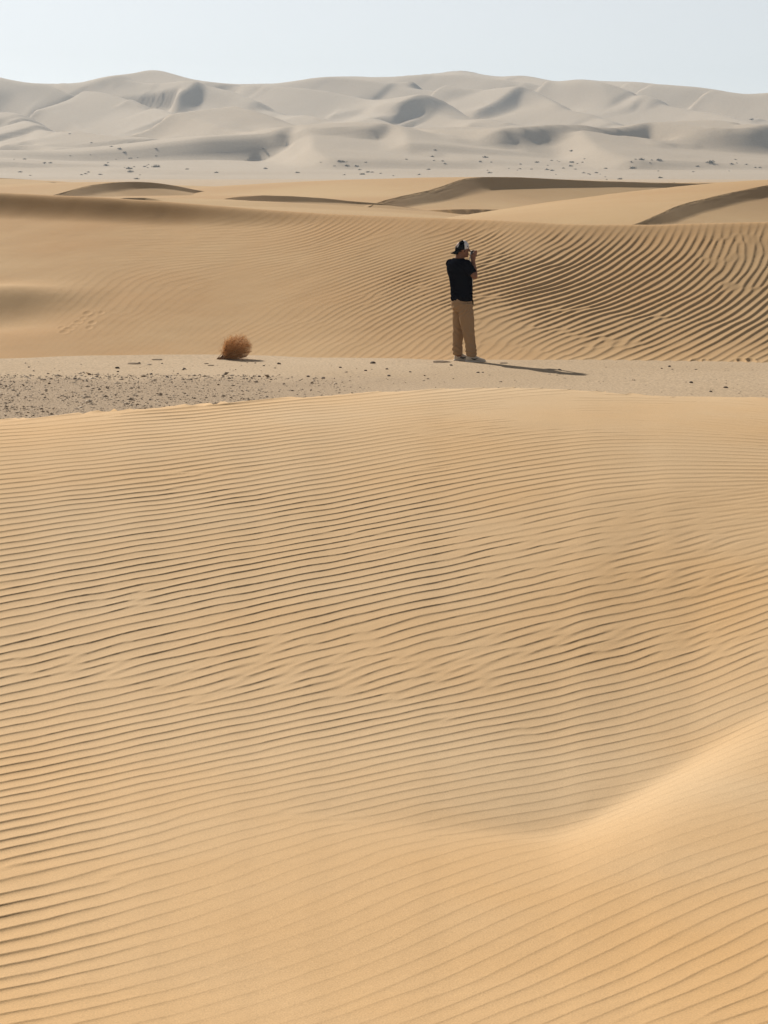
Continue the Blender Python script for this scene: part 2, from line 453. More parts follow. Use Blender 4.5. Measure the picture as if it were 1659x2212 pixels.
# ------------------------------------------------------------------ dune behind the person
BACK = {}
def back_dune():
    al = np.linspace(-0.215, 0.215, 431)
    uc = 384 + al * 2290
    vcr = np.interp(uc, [-120, 0, 50, 100, 160, 220, 280, 330, 400, 460, 520, 560, 600, 650, 700, 768, 880],
                    [189, 191.5, 194, 196, 200, 204.5, 209.5, 213, 216, 218, 220.5, 223, 224, 224, 222.5, 221, 219])
    vcr = blur(vcr, 3, 0)
    ycr = np.interp(uc, [-120, 0, 200, 400, 560, 768, 880], [47, 46, 44, 41.5, 39.6, 38.6, 38.4])
    ycr = blur(ycr, 12, 0)
    zcr = CAM_H - tan_v(vcr) * ycr
    yto = np.interp(uc, [-120, 0, 120, 230, 330, 464, 600, 768, 880], [34.0, 34.2, 34.8, 34.9, 34.2, 34.0, 33.6, 33.1, 33.0])
    yto = blur(yto, 8, 0)
    left = smooth01((420 - uc) / 300.0)                    # 1 at the left side
    ys = np.linspace(30.0, 70.0, 1601)
    TAB = np.zeros((len(ys), len(al)))
    for c in range(len(al)):
        t = (ys - yto[c]) / (ycr[c] - yto[c])
        tc = np.clip(t, 0, 1)
        qr = 0.20 * tc + 0.62 * tc ** 1.5 + 0.18 * smooth01((tc - .05) / 1.0)
        qr /= 1.0
        ql = 0.85 * tc ** 1.12 + 0.15 * smooth01((tc - .93) / .13) / smooth01(np.array(.07 / .13))
        q = ql * left[c] + qr * (1 - left[c])
        z = zcr[c] * q
        z = np.where(t < 0, 0.10 * (ys - yto[c]), z)
        d = np.clip(ys - ycr[c], 0, None)
        z = np.where(t > 1, zcr[c] - 0.10 * d - 0.01 * np.minimum(d, 2) ** 2, z)
        TAB[:, c] = z
    TAB = blur(TAB, 2, 1)
    TAB = blur(TAB, 3, 0)

    def zfun(x, y):
        yy = np.clip(y, 30.01, 69.9)
        z = bilin(TAB, (yy - ys[0]) / (ys[1] - ys[0]), (np.clip(x / yy, -.2145, .2145) + .215) / (al[1] - al[0]))
        # a small swollen step low on the left flank, with a hollow below it
        xx, y2 = x + 7.0, y - 38.6 - 0.12 * (x + 7.0)
        fadex = smooth01((2.6 - xx) / 2.0)
        z = z + 0.16 * fadex * np.exp(-(y2 / .75) ** 2) - 0.12 * fadex * np.exp(-((y2 + 1.5) / .9) ** 2)
        return z
    BACK['z'] = zfun
    k = 0.3072
    C = [(2450, 760, 112, 24, 1), (2350, 760, 92, 24, 1), (2250, 760, 78, 23, 1), (2150, 760, 62, 20, .9), (2100, 800, 48, 18, 1),
         (2200, 820, 52, 20, 1), (2300, 820, 66, 22, 1), (2400, 840, 78, 24, 1), (2480, 860, 80, 24, 1), (2150, 900, 38, 16, 1.1),
         (2250, 900, 43, 18, 1.1), (2350, 920, 48, 20, 1.1), (2450, 930, 55, 20, 1.1), (2480, 980, 42, 16, 1.1), (2050, 950, 30, 14, 1.1),
         (2150, 1000, 26, 13.5, 1.1), (2300, 1000, 34, 15, 1.1), (2400, 1050, 30, 14, 1.1), (2300, 1080, 28, 16, 1), (2450, 1100, 38, 20, .9),
         (2150, 1100, 30, 18, .9), (2200, 1140, 32, 18, .75), (2400, 1150, 30, 18, .7), (1950, 770, 55, 20, .8), (1850, 800, 40, 18, .9),
         (1700, 775, 48, 18, .55), (1590, 800, 34, 13, .9), (1480, 800, 3, 10.5, .6), (1650, 860, 22, 14, 1), (1800, 880, 28, 15, 1.1),
         (1950, 880, 40, 17, 1.1), (1600, 920, 8, 13, 1), (1750, 960, 12, 13, 1.1), (1900, 980, 22, 14, 1.1), (1600, 1000, 12, 14, .75),
         (1800, 1040, 20, 15, 1), (1950, 1050, 22, 15, 1), (1700, 1080, 30, 16, .8), (1600, 1100, 52, 21, .5), (1700, 1130, 46, 20, .5),
         (1850, 1130, 30, 17, .7), (2000, 1130, 28, 17, .75), (1400, 700, 28, 15, .4), (1250, 705, 30, 15, .5), (1050, 700, 26, 14, .55),
         (1130, 860, 12, 10, .55), (1300, 790, 14, 11, .3), (900, 820, 4, 9, .4), (700, 790, 0, 9, .35), (500, 790, 0, 9, .25), (300, 790, 0, 9, .1),
         (1250, 900, 22, 12, .8), (1350, 900, 25, 12, .9), (1400, 840, 18, 11, .6), (1420, 950, 28, 13, .9), (1300, 1000, 28, 13, .85),
         (1200, 950, 25, 12, .6), (1000, 950, 20, 12, .2), (800, 950, 20, 12, .08), (1400, 1050, 35, 15, .75), (1250, 1050, 35, 14, .75),
         (1100, 1050, 35, 14, .5), (900, 1080, 40, 16, .35), (1400, 1120, 48, 20, .55), (1200, 1130, 40, 16, .5), (1000, 1130, 35, 16, .4),
         (800, 1130, 30, 14, .35), (600, 1100, 35, 14, .2), (400, 1120, 30, 12, .2), (100, 1100, 40, 12, .15), (100, 900, 20, 20, .06),
         (300, 1000, 45, 24, .3), (420, 1010, 45, 24, .3), (0, 750, 0, 10, 0.0), (600, 700, 10, 12, 0.0), (300, 680, 10, 12, 0.0), (2700, 900, 60, 22, 1),
         (-200, 900, 10, 20, .05)]
    C = [(a * k, b * k, an, sp * k * (1.16 if a > 1550 else 1.0), w) for a, b, an, sp, w in C]
    rip = ripple_field(zfun, -9.3, 9.3, 32.0, 48.5, C, 0.0135, (0.09, 0.30), 77, 24.0, warp=1.9, jit=0.68, patch=0.2, tau=0.16, warp2=1.6)
    cols = np.linspace(-0.215, 0.215, 880)
    NR = 420
    yt = np.interp(cols, al, yto) - 1.3; yc = np.interp(cols, al, ycr)
    tr = np.linspace(0, 1, NR)
    Y = yt[None, :] + (yc - yt)[None, :] * tr[:, None]
    db = np.concatenate([np.linspace(0.012, 0.25, 10), np.linspace(.4, 22, 24)])
    Y = np.concatenate([Y, yc[None, :] + db[:, None]], 0)
    X = cols[None, :] * Y
    Z = zfun(X, Y)
    edge = smooth01((Y - np.interp(cols, al, yto)[None, :] + .25) / .5) * (1 - .8 * smooth01((Y - yc[None, :] + .75) / .65)) * (1 - smooth01((Y - yc[None, :] + .02) / .18))
    R = rip(X, Y)
    Z = Z + R * 0.058 * edge
    Z = Z + 0.008 * fbm(X / .8, Y / .8, 51, 3) * smooth01((Y - yt[None, :]) / 1.5)
    # footprints along the toe and scuffs on the left flank
    for (pu, pv, lu, dp) in FOOT:
        p = back_hit(pu * k, pv * k)
        sx, sy = lu * k / FPX * p.y * .5, 0.11
        q = ((X - p.x) / sx) ** 2 + ((Y - p.y) / sy) ** 2
        dp = dp * (.45 if pu > 1000 else .22)
        Z = Z - dp * np.exp(-q ** 1.5) + 0.45 * dp * np.exp(-(np.sqrt(q) - 1.5) ** 2 / .12)
    grid_object('back_dune', X, Y, Z, M_SAND_BACK)

FOOT = [(2262, 1177, 18, .05), (2298, 1176, 18, .05), (2412, 1176, 20, .06), (2446, 1176, 22, .06), (2098, 1180, 12, .03),
        (285, 1020, 22, .035), (302, 1030, 18, .015), (255, 1048, 22, .04), (225, 1070, 26, .045), (210, 1080, 24, .04), (300, 1050, 20, .04),
        (330, 1018, 16, .03), (240, 1060, 18, .03), (270, 1036, 16, .03), (290, 1066, 18, .035), (200, 1066, 18, .03)]

def back_hit(u, v):
    d = ray(u, v)
    lo = 31.0
    for i in range(2000):
        y = lo + i * 0.01
        p = d * y
        if CAM_H + p.z < BACK['z'](np.array(p.x), np.array(y)):
            break
    return Vector((d.x * y, y, float(BACK['z'](np.array(d.x * y), np.array(y)))))

# ------------------------------------------------------------------ middle dunes
def crest_dune(name, crest, slip_h, apron, wind_len, seed, res=(190, 96), lee_soft=0.9, mat=None, slip_tan=0.68):
    """crest: list of (u, v, depth). Front (camera / right) side: slip face then a concave apron; back: gentle windward slope."""
    P = np.array([tuple(at_depth(u, v, y)) for u, v, y in crest])
    t = np.linspace(0, len(P) - 1, 500)
    F = np.stack([blur(np.interp(t, np.arange(len(P)), P[:, i]), 12, 0) for i in range(3)], -1)
    F[:, 2] = np.maximum(F[:, 2], 0.0)
    SH = np.interp(t, np.arange(len(P)), slip_h)
    x0, x1 = F[:, 0].min() - wind_len * .5, F[:, 0].max() + wind_len * .5
    y0, y1 = F[:, 1].min() - apron * 1.15, F[:, 1].max() + wind_len
    # rows concentrate near the crest
    xs = np.linspace(x0, x1, res[0])
    order = np.argsort(F[:, 0])
    ymid = np.interp(xs, F[order, 0], F[order, 1])
    q = np.linspace(-1, 1, res[1])
    qq = np.sign(q) * (0.05 * abs(q) + 0.95 * abs(q) ** 3)
    Y = np.where(qq[:, None] < 0, ymid[None, :] + qq[:, None] * (ymid - y0)[None, :], ymid[None, :] + qq[:, None] * (y1 - ymid)[None, :])
    X = np.repeat(xs[None, :], res[1], 0)
    Z = np.full(X.shape, -1.0)
    tan = np.gradient(F[:, :2], axis=0)
    tan /= np.linalg.norm(tan, axis=1)[:, None] + 1e-9
    for r in range(res[1]):
        dx = X[r][:, None] - F[None, :, 0]; dy = Y[r][:, None] - F[None, :, 1]
        d2 = dx * dx + dy * dy
        i = np.argmin(d2, 1)
        d = np.sqrt(d2[np.arange(len(i)), i])
        side = tan[i, 0] * dy[np.arange(len(i)), i] - tan[i, 1] * dx[np.arange(len(i)), i]   # >0: behind (crest runs left to right)
        zc = F[i, 2]; sh = np.minimum(SH[i], zc * .95)
        # windward
        wl = wind_len * (0.35 + 0.65 * zc / max(F[:, 2].max(), .1))
        zw = zc * np.cos(np.clip(d / wl, 0, 1) * math.pi / 2) ** 1.3 - 0.05 * np.clip(d - wl, 0, None)
        # lee: slip face, then an apron
        sl_len = sh / slip_tan
        rem = zc - sh
        a = np.clip((d - sl_len) / apron, 0, 1)
        zl = np.where(d < sl_len, zc - slip_tan * d, rem * (1 - a) ** 1.7) - 0.05 * np.clip(d - sl_len - apron, 0, None)
        Z[r] = np.where(side > 0, zw, zl)
    Z = Z + 0.02 * fbm(X / 2.5, Y / 2.5, seed, 3) - 0.03
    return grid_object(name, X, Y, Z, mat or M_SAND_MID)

def middle_dunes():
    # the big one behind the person: dark slip face under a long crest
    crest_dune('middle_dune', [(345, 218, 118), (368, 206, 124), (385, 199, 130), (410, 194, 138), (438, 188, 146), (455, 180.5, 152), (472, 176.6, 157),
                               (500, 176.4, 159), (530, 177.2, 161), (565, 179, 163), (600, 180.6, 165), (640, 181.8, 168), (690, 183, 171),
                               (745, 184, 174), (800, 185, 177), (880, 187, 182)],
               [0, .3, .5, .6, .7, .8, .85, .8, .7, .55, .42, .36, .3, .25, .2, .2], 11, 46, 61)
    # right: barchan with a pale windward nose
    crest_dune('middle_dune', [(560, 236, 70), (600, 232, 71), (640, 222, 73), (660, 213, 76), (675, 205.5, 80), (700, 199, 85), (731, 192, 90), (768, 184.5, 95), (810, 178, 99), (880, 176, 102)],
               [0, 0, .1, .32, .36, .36, .36, .4, .45, .45], 11, 22, 62)
    # left: arched crest
    crest_dune('middle_dune', [(0, 206, 120), (30, 200, 125), (60, 193, 132), (80, 187, 138), (105, 182.2, 143), (130, 181, 146), (155, 182, 148), (178, 185.5, 150),
                               (198, 190, 152), (225, 193, 154), (260, 197, 156)],
               [0, .1, .3, .45, .5, .42, .38, .35, .3, .2, .1], 9, 34, 63)
    # small one just above the crest of the back dune
    crest_dune('middle_dune', [(85, 206, 92), (105, 199.5, 95), (125, 197, 97), (145, 196.8, 97.5), (160, 199, 97), (185, 206, 94)],
               [.1, .25, .35, .35, .3, .1], 7, 26, 64)
    # centre: low dune with a dark slip face
    crest_dune('middle_dune', [(175, 208, 100), (205, 202, 106), (235, 196.5, 112), (262, 194.6, 116), (290, 195.2, 119), (320, 197.2, 122), (350, 200.2, 125), (390, 204, 127), (430, 210, 129)],
               [0, .1, .22, .34, .32, .26, .16, .05, 0], 8, 44, 65)
    # low swells further out
    crest_dune('middle_dune', [(185, 199, 185), (225, 191.5, 195), (250, 189, 205), (300, 189.5, 210), (350, 192, 205), (400, 198, 198)], [0, 0, .05, .05, 0, 0], 40, 60, 66)
    crest_dune('middle_dune', [(-110, 176, 190), (-40, 176.5, 195), (0, 177.5, 200), (40, 180, 205), (80, 183.5, 205), (120, 190, 200)], [.1, .1, .05, 0, 0, 0], 50, 60, 67)
    crest_dune('middle_dune', [(640, 186, 230), (690, 183.4, 240), (730, 182.2, 245), (768, 182, 248), (830, 182, 248)], [0, .12, .2, .2, .2], 40, 60, 68)

# ------------------------------------------------------------------ far dunes
def far_dunes():
    sky_u = [X * .2315 for X in (-500, -250, 0, 80, 170, 280, 390, 430, 500, 600, 650, 690, 720, 780, 860, 940, 1020, 1130, 1180, 1270, 1340, 1400, 1500, 1659)] + \
            [384 + X * .2315 for X in (130, 250, 300, 340, 390, 480, 560, 610, 680, 735, 790, 840, 900, 1000, 1060, 1150, 1300, 1400, 1500, 1550, 1600, 1659, 1900, 2200)]
    sky_v = [61.4 + Y * .2315 for Y in (60, 40, 72, 92, 105, 108, 102, 87, 73, 64, 50, 46, 52, 70, 92, 101, 109, 106, 108, 97, 85, 76, 75, 79,
                                        70, 62, 53, 52, 63, 78, 73, 72, 88, 100, 90, 86, 95, 98, 97, 108, 118, 130, 148, 152, 146, 143, 150, 140)]
    yr = np.concatenate([np.linspace(560, 1000, 80), np.linspace(1003, 2140, 330)[1:], np.linspace(2150, 2700, 14)])
    al = np.linspace(-0.25, 0.25, 600)
    AL, Y = np.meshgrid(al, yr)
    X = AL * Y
    U = 384 + AL * 2292
    vs1 = blur(np.interp(384 + al * 2292, sky_u, sky_v), 3, 0)
    vs_ = np.repeat(vs1[None, :], len(yr), 0)
    ysk = 2010 + 40 * np.sin(U / 75.0)
    base_v = np.interp(Y, [560, 700, 800, 900, 1000, 1150, 1300, 1500, 1700, 2000], [181.5, 178, 172, 165, 157, 146, 134, 118, 104, 84])
    f = np.clip((Y - 1500) / 470.0, 0, 1)
    v = base_v * (1 - f) + vs_ * f
    v = np.where(Y > ysk, vs_, v)
    ang = (V_HORIZON - v) / FPX
    Z = CAM_H + ang * Y
    Z = Z - np.clip(Y - ysk, 0, None) * 0.22
    Z = np.where(Y < 700, Z - .3 - (700 - Y) * .01, Z)
    base = Z.copy()

    VB = V_HORIZON - (base - CAM_H) / Y * FPX
    n_ok = int(np.argmax(yr > 1960))
    def base_at(u, y):
        fj = ((u - 384) / 2292 - al[0]) / (al[1] - al[0])
        fi = np.interp(y, yr, np.arange(len(yr)))
        return bilin(base, np.asarray(fi, float), np.asarray(fj, float))
    def place_ridge(pts, A):
        """a crest seen at picture points pts: set it on the ramp as a spur about A metres high"""
        u = np.array([p[0] for p in pts]); v = np.array([p[1] for p in pts])
        yh = []
        for a, b in zip(u, v):
            j = int(np.clip(np.argmin(abs(al - (a - 384) / 2292)), 0, len(al) - 1))
            yh.append(np.interp(-b, -np.minimum.accumulate(VB[:n_ok, j]), yr[:n_ok]))
        yh = np.array(yh)
        for off in range(0, 620, 10):
            y = yh.min() + .42 * (yh - yh.min()) - off
            z = CAM_H + (V_HORIZON - v) / FPX * y
            amp = z - base_at(u, y)
            if amp.mean() >= A * .8 and amp.min() > 0.3: break
        return np.stack([(u - 384) / 2292 * y, y], -1), np.clip(amp, .2, 2.2 * A)

    def cr(side, pts):
        ox = 0 if side == 0 else 384
        return [(ox + a * .2315, 61.4 + b * .2315) for a, b in pts]
    ridges = [   # (crest in picture, height m, lee slope, windward length m)
        (cr(0, [(250, 152), (330, 150), (400, 141), (480, 138), (560, 130), (640, 130), (680, 136), (760, 165)]), 13, .5, 190),
        (cr(0, [(700, 185), (760, 205), (830, 232), (920, 265), (1000, 288), (1080, 320), (1160, 352), (1250, 385), (1330, 415)]), 17, .52, 150),
        (cr(0, [(745, 152), (800, 158), (860, 158), (900, 143), (960, 158), (1040, 190), (1100, 225), (1180, 262)]), 17, .54, 130),
        (cr(0, [(1150, 330), (1190, 302), (1240, 290), (1300, 318), (1380, 355), (1440, 390), (1500, 420)]), 13, .54, 110),
        (cr(0, [(-240, 150), (-120, 132), (-40, 130), (20, 145), (80, 160), (140, 190), (170, 230)]), 18, .52, 150),
        (cr(0, [(120, 160), (200, 170), (270, 200), (340, 250), (420, 300), (500, 328)]), 10, .5, 120),
        (cr(0, [(390, 104), (450, 100), (520, 88), (600, 83), (680, 90)]), 9, .58, 70),
        (cr(0, [(880, 128), (960, 132), (1040, 135), (1130, 130), (1170, 112), (1260, 125), (1330, 150), (1400, 180)]), 12, .56, 80),
        (cr(0, [(1390, 190), (1440, 168), (1500, 162), (1570, 172), (1620, 180)]), 7, .55, 60),
        (cr(0, [(1270, 290), (1330, 284), (1390, 282), (1450, 300), (1520, 320)]), 10, .56, 80),
        (cr(0, [(1380, 250), (1460, 240), (1540, 237), (1600, 232), (1660, 235), (1740, 245)]), 10, .56, 80),
        (cr(0, [(1540, 330), (1590, 315), (1640, 305), (1700, 318), (1760, 345), (1830, 380)]), 14, .56, 90),
        (cr(0, [(40, 362), (90, 345), (140, 332), (190, 342), (240, 370)]), 5, .42, 70),
        (cr(0, [(640, 352), (720, 340), (790, 322), (830, 345), (880, 380), (930, 410)]), 6, .42, 90),
        (cr(0, [(780, 300), (800, 275), (822, 252)]), 7, .5, 50),
        (cr(1, [(340, 318), (450, 314), (560, 312), (640, 308), (720, 296), (800, 284), (880, 286), (960, 288), (1040, 284), (1075, 272), (1110, 256), (1150, 262), (1200, 276),
                (1300, 290), (1400, 302), (1500, 309), (1560, 308), (1590, 298), (1615, 282), (1680, 286), (1800, 300)]), 19, .56, 150),
        (cr(1, [(480, 388), (530, 380), (575, 370), (610, 380), (660, 400)]), 7, .5, 60),
        (cr(1, [(0, 214), (80, 208), (150, 204), (210, 206), (270, 212), (330, 240), (400, 262), (470, 285)]), 13, .54, 90),
        (cr(1, [(330, 200), (400, 196), (470, 190), (530, 178), (580, 176), (620, 190), (670, 215), (720, 245), (780, 275)]), 13, .52, 90),
        (cr(1, [(690, 112), (760, 125), (820, 140), (880, 165), (930, 195), (985, 230)]), 15, .54, 110),
        (cr(1, [(1000, 112), (1060, 122), (1130, 140), (1200, 170), (1260, 205), (1330, 235), (1400, 262)]), 15, .52, 120),
        (cr(1, [(1300, 150), (1380, 165), (1450, 190), (1520, 222), (1600, 250), (1700, 280)]), 12, .52, 110),
        (cr(1, [(620, 112), (680, 104), (740, 104), (800, 100)]), 6, .55, 60),
        (cr(1, [(290, 118), (340, 108), (420, 104), (500, 108)]), 6, .55, 60),
        (cr(1, [(0, 300), (60, 300), (120, 315), (200, 345), (270, 375), (340, 400)]), 11, .5, 90),
        (cr(1, [(860, 300), (900, 330), (960, 362), (1030, 390), (1110, 412)]), 12, .5, 80),
        (cr(1, [(1200, 305), (1280, 335), (1360, 370), (1450, 405), (1560, 435), (1680, 455)]), 15, .52, 110),
        (cr(1, [(1050, 240), (1085, 226), (1120, 232), (1150, 250)]), 6, .52, 50),
        (cr(1, [(100, 150), (180, 138), (240, 146), (300, 170), (360, 195), (420, 215)]), 9, .52, 80),
        (cr(0, [(470, 250), (540, 215), (610, 195), (680, 200)]), 6, .5, 80),
    ]
    rng = np.random.default_rng(5)
    for q in range(46):
        u0 = rng.uniform(-60, 820); v0 = rng.uniform(92, 162)
        n = 5
        L = rng.uniform(14, 40)
        pts = [(u0 + L * (i / 4 - .5) * 2, v0 + (i / 4 - .5) * L * rng.uniform(.1, .5) + rng.uniform(-1.2, 1.2)) for i in range(n)]
        ridges.append((pts, rng.uniform(3.0, 8.0), rng.uniform(.45, .56), rng.uniform(30, 70)))
    XX = X + 7 * fbm(X / 90.0, Y / 110.0, 3, 2)
    YY = Y + 9 * fbm(X / 80.0, Y / 110.0, 8, 2)
    acc = np.zeros_like(X)
    FAR_A = 0.85
    for pts, A, lee, wl in ridges:
        lee = lee * 1.14
        n = len(pts)
        P, am = place_ridge(pts, A * FAR_A)
        A = am.max()
        NS = 300
        t = np.linspace(0, n - 1, NS)
        F = np.stack([blur(np.interp(t, np.arange(n), P[:, i]), 16, 0) for i in range(2)], -1)
        amp = blur(np.interp(t, np.arange(n), am), 14, 0) * smooth01(np.minimum(np.linspace(0, 1, NS), np.linspace(1, 0, NS)) / .12 + .12)
        tan = np.gradient(F, axis=0)
        seg = np.linalg.norm(tan, axis=1) + 1e-9
        tan /= seg[:, None]
        m = (XX > F[:, 0].min() - 2.2 * wl) & (XX < F[:, 0].max() + 2.2 * wl) & (YY > F[:, 1].min() - 7 * A) & (YY < F[:, 1].max() + 2.2 * wl)
        px, py = XX[m], YY[m]
        if not len(px): continue
        best = np.full(px.shape, 1e18); bi = np.zeros(px.shape, int)
        for i in range(0, NS, 3):
            d2 = (px - F[i, 0]) ** 2 + (py - F[i, 1]) ** 2
            b = d2 < best
            best[b] = d2[b]; bi[b] = i
        along = tan[bi, 0] * (px - F[bi, 0]) + tan[bi, 1] * (py - F[bi, 1])
        side = tan[bi, 0] * (py - F[bi, 1]) - tan[bi, 1] * (px - F[bi, 0])
        ti = bi + along / seg[bi]
        over = np.clip(np.where(ti < 0, -ti, ti - (NS - 1)), 0, None) * seg[bi]
        a = np.interp(np.clip(ti, 0, NS - 1), np.arange(NS), amp) + 1e-6
        d = np.abs(side)
        a = a * np.exp(-(over / 40.0) ** 2)
        zw = a * np.exp(-(d / wl) ** 1.5 * 1.7)
        w = d * lee / a
        zl = a * np.where(w < .7, 1 - w, .3 * np.exp(-(w - .7) / .3))
        add = np.where(side > 0, zw, zl)
        acc[m] += np.clip(add, 0, None) ** 2.5
    add = acc ** (1 / 2.5)
    Z = Z + add * smooth01((Y - 720) / 200.0) * (1 - smooth01((Y - (ysk - 200)) / 190.0) * .95)
    def zb(x, y):
        return bilin(base, np.interp(y, yr, np.arange(len(yr))), (np.clip(x / y, -.249, .249) - al[0]) / (al[1] - al[0]))
    C = []
    for u_ in range(-60, 860, 70):
        C += [(u_, 84, -6, 8, .9), (u_, 100, -9, 11, 1.0), (u_, 118, -10, 13, 1.0), (u_, 136, -10, 14, .9), (u_, 152, -5, 13, .35), (u_, 168, -2, 12, .1)]
    fld = ripple_field(zb, -.62, .62, .72, 2.45, C, .005, (.08, .28), 133, 40.0, coarse=.04, warp=2.2, jit=.6, patch=.7, unit=900.0, step=.05, tau=.32)
    Z = Z + fld(XX, YY) * .150 * smooth01((Y - 850) / 250.0) * (1 - .9 * smooth01((Y - (ysk - 300)) / 280.0))
    Z = Z + smooth01((Y - 780) / 300.0) * 1.6 * fbm(X / 70.0, Y / 90.0, 19, 2)
    zmax = CAM_H + (V_HORIZON - vs_) / FPX * Y             # no crest stands above the main ridge
    over = Z - zmax + 3.0
    Z = np.where((Y < ysk) & (over > 0), zmax - 3.0 + 3.0 * np.tanh(over / 3.0), Z)
    Z = blur(Z, 1, 1)
    Z = Z + smooth01((Y - 640) / 100.0) * .22 * fbm(X / 14.0, Y / 20.0, 29, 3)
    FAR['al'], FAR['y'], FAR['z'] = al, yr, Z
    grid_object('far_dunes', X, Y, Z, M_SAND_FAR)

FAR = {}

# ------------------------------------------------------------------ ground
def ground():
    m = sand_mat('gravel_plain', (0.425, 0.316, 0.205), (0.385, 0.28, 0.175), 0.25, 30.0, 0.02, patch_detail=8.0, grain_col=0.25)
    nt = m.node_tree; N, L = nt.nodes, nt.links
    pos = N.new('ShaderNodeNewGeometry'); sp = N.new('ShaderNodeSeparateXYZ'); L.new(pos.outputs['Position'], sp.inputs[0])
    nz = N.new('ShaderNodeTexNoise'); nz.inputs['Scale'].default_value = .9; nz.inputs['Detail'].default_value = 6; L.new(pos.outputs['Position'], nz.inputs['Vector'])
    def math_node(op, a, b):
        k = N.new('ShaderNodeMath'); k.operation = op
        for i, q in enumerate((a, b)):
            if isinstance(q, float): k.inputs[i].default_value = q
            else: L.new(q, k.inputs[i])
        return k.outputs[0]
    def ramp(v, a, b):
        k = N.new('ShaderNodeMapRange'); k.interpolation_type = 'SMOOTHSTEP'; L.new(v, k.inputs[0]); k.inputs[1].default_value = a; k.inputs[2].default_value = b
        return k.outputs[0]
    nn = math_node('MULTIPLY', nz.outputs[0], 2.4)
    my = ramp(math_node('ADD', sp.outputs['Y'], nn), 32.6, 31.4)
    mxx = ramp(math_node('ADD', sp.outputs['X'], nn), 3.6, -1.5)
    msk = math_node('MULTIPLY', my, mxx)
    sc_out = [l for l in L if l.to_socket == N['Principled BSDF'].inputs['Base Color']][0].from_socket
    mg = N.new('ShaderNodeMix'); mg.data_type = 'RGBA'
    fine = N.new('ShaderNodeTexNoise'); fine.inputs['Scale'].default_value = 45; fine.inputs['Detail'].default_value = 4; L.new(pos.outputs['Position'], fine.inputs['Vector'])
    cr_ = N.new('ShaderNodeValToRGB'); cr_.color_ramp.elements[0].position = .35; cr_.color_ramp.elements[1].position = .68
    cr_.color_ramp.elements[0].color = (0.28, 0.20, 0.13, 1); cr_.color_ramp.elements[1].color = (0.46, 0.345, 0.23, 1)
    L.new(fine.outputs[0], cr_.inputs[0])
    L.new(msk, mg.inputs[0]); L.new(sc_out, mg.inputs[6]); L.new(cr_.outputs[0], mg.inputs[7])
    L.new(mg.outputs[2], N['Principled BSDF'].inputs['Base Color'])
    bp = N.new('ShaderNodeBump'); bp.inputs['Distance'].default_value = .03
    L.new(math_node('MULTIPLY', msk, 0.8), bp.inputs['Strength']); L.new(fine.outputs[0], bp.inputs['Height'])
    L.new(bp.outputs[0], N['Principled BSDF'].inputs['Normal'])
    ys = np.concatenate([np.linspace(-2600, -40, 14), np.linspace(-30, 16, 24), np.linspace(16.3, 36, 120), np.geomspace(36.5, 2790, 90)])
    w = np.where(ys > 0, np.clip(ys, 0, None) * .35 + 25, 25 + np.abs(ys)) + np.clip((ys - 600), 0, None) * .6
    w = np.minimum(w, 2600)
    sc = np.linspace(-1, 1, 160)
    X = sc[None, :] * w[:, None]
    Y = np.repeat(ys[:, None], 160, 1)
    Z = 0.012 * fbm(X / .7, Y / .7, 71, 4) * (np.abs(Y - 26) < 12) + 0.03 * fbm(X / 6.0, Y / 6.0, 72, 2)
    Z = Z + 0.02
    grid_object('ground', X, Y, Z, m)
    return m
M_GROUND = ground()

def ground_z(x, y):
    return 0.02 + 0.03 * float(fbm(np.array(x / 6.0), np.array(y / 6.0), 72, 2)) + (0.012 * float(fbm(np.array(x / .7), np.array(y / .7), 71, 4)) if abs(y - 26) < 12 else 0)

foreground()
back_dune()
middle_dunes()
far_dunes()

# ------------------------------------------------------------------ air
def haze():
    bm = bmesh.new()
    bmesh.ops.create_cube(bm, size=1.0)
    me = bpy.data.meshes.new('haze'); bm.to_mesh(me); bm.free()
    o = bpy.data.objects.new('haze', me); COL.objects.link(o)
    o.scale = (5400, 5600, 124); o.location = (0, 100, 58)
    m = bpy.data.materials.new('air'); m.use_nodes = True
    nt = m.node_tree
    nt.nodes.remove(nt.nodes['Principled BSDF'])
    pv = nt.nodes.new('ShaderNodeVolumePrincipled')
    pv.inputs['Color'].default_value = (0.66, 0.82, 1.0, 1)
    pv.inputs['Density'].default_value = HAZE_DENSITY
    pv.inputs['Anisotropy'].default_value = 0.1
    nt.links.new(pv.outputs[0], nt.nodes['Material Output'].inputs['Volume'])
    me.materials.append(m)
    o['kind'] = 'stuff'
    tag(o, 'pale dusty haze hanging over the far dunes', 'haze')
HAZE_DENSITY = 0.00018
haze()

# ------------------------------------------------------------------ gravel and stones
def island_mat(name, c0, c1, c2):
    m = new_mat(name, c0, 0.85, 0.25)
    nt = m.node_tree
    g = nt.nodes.new('ShaderNodeNewGeometry')
    r = nt.nodes.new('ShaderNodeValToRGB')
    e = r.color_ramp.elements
    e[0].color = (*c0, 1); e[1].color = (*c2, 1)
    x = e.new(.6); x.color = (*c1, 1)
    nt.links.new(g.outputs['Random Per Island'], r.inputs[0])
    nt.links.new(r.outputs[0], nt.nodes['Principled BSDF'].inputs['Base Color'])
    return m
M_GRAVEL = island_mat('gravel_stone', (0.29, 0.21, 0.14), (0.38, 0.28, 0.185), (0.50, 0.385, 0.27))

OCT = np.array([(1, 0, 0), (.55, .8, 0), (-.5, .85, 0), (-1, .05, 0), (-.45, -.85, 0), (.5, -.8, 0), (.1, .1, 1), (0, 0, -1)], float)
OCT_F = [(i, (i + 1) % 6, 6) for i in range(6)] + [((i + 1) % 6, i, 7) for i in range(6)]

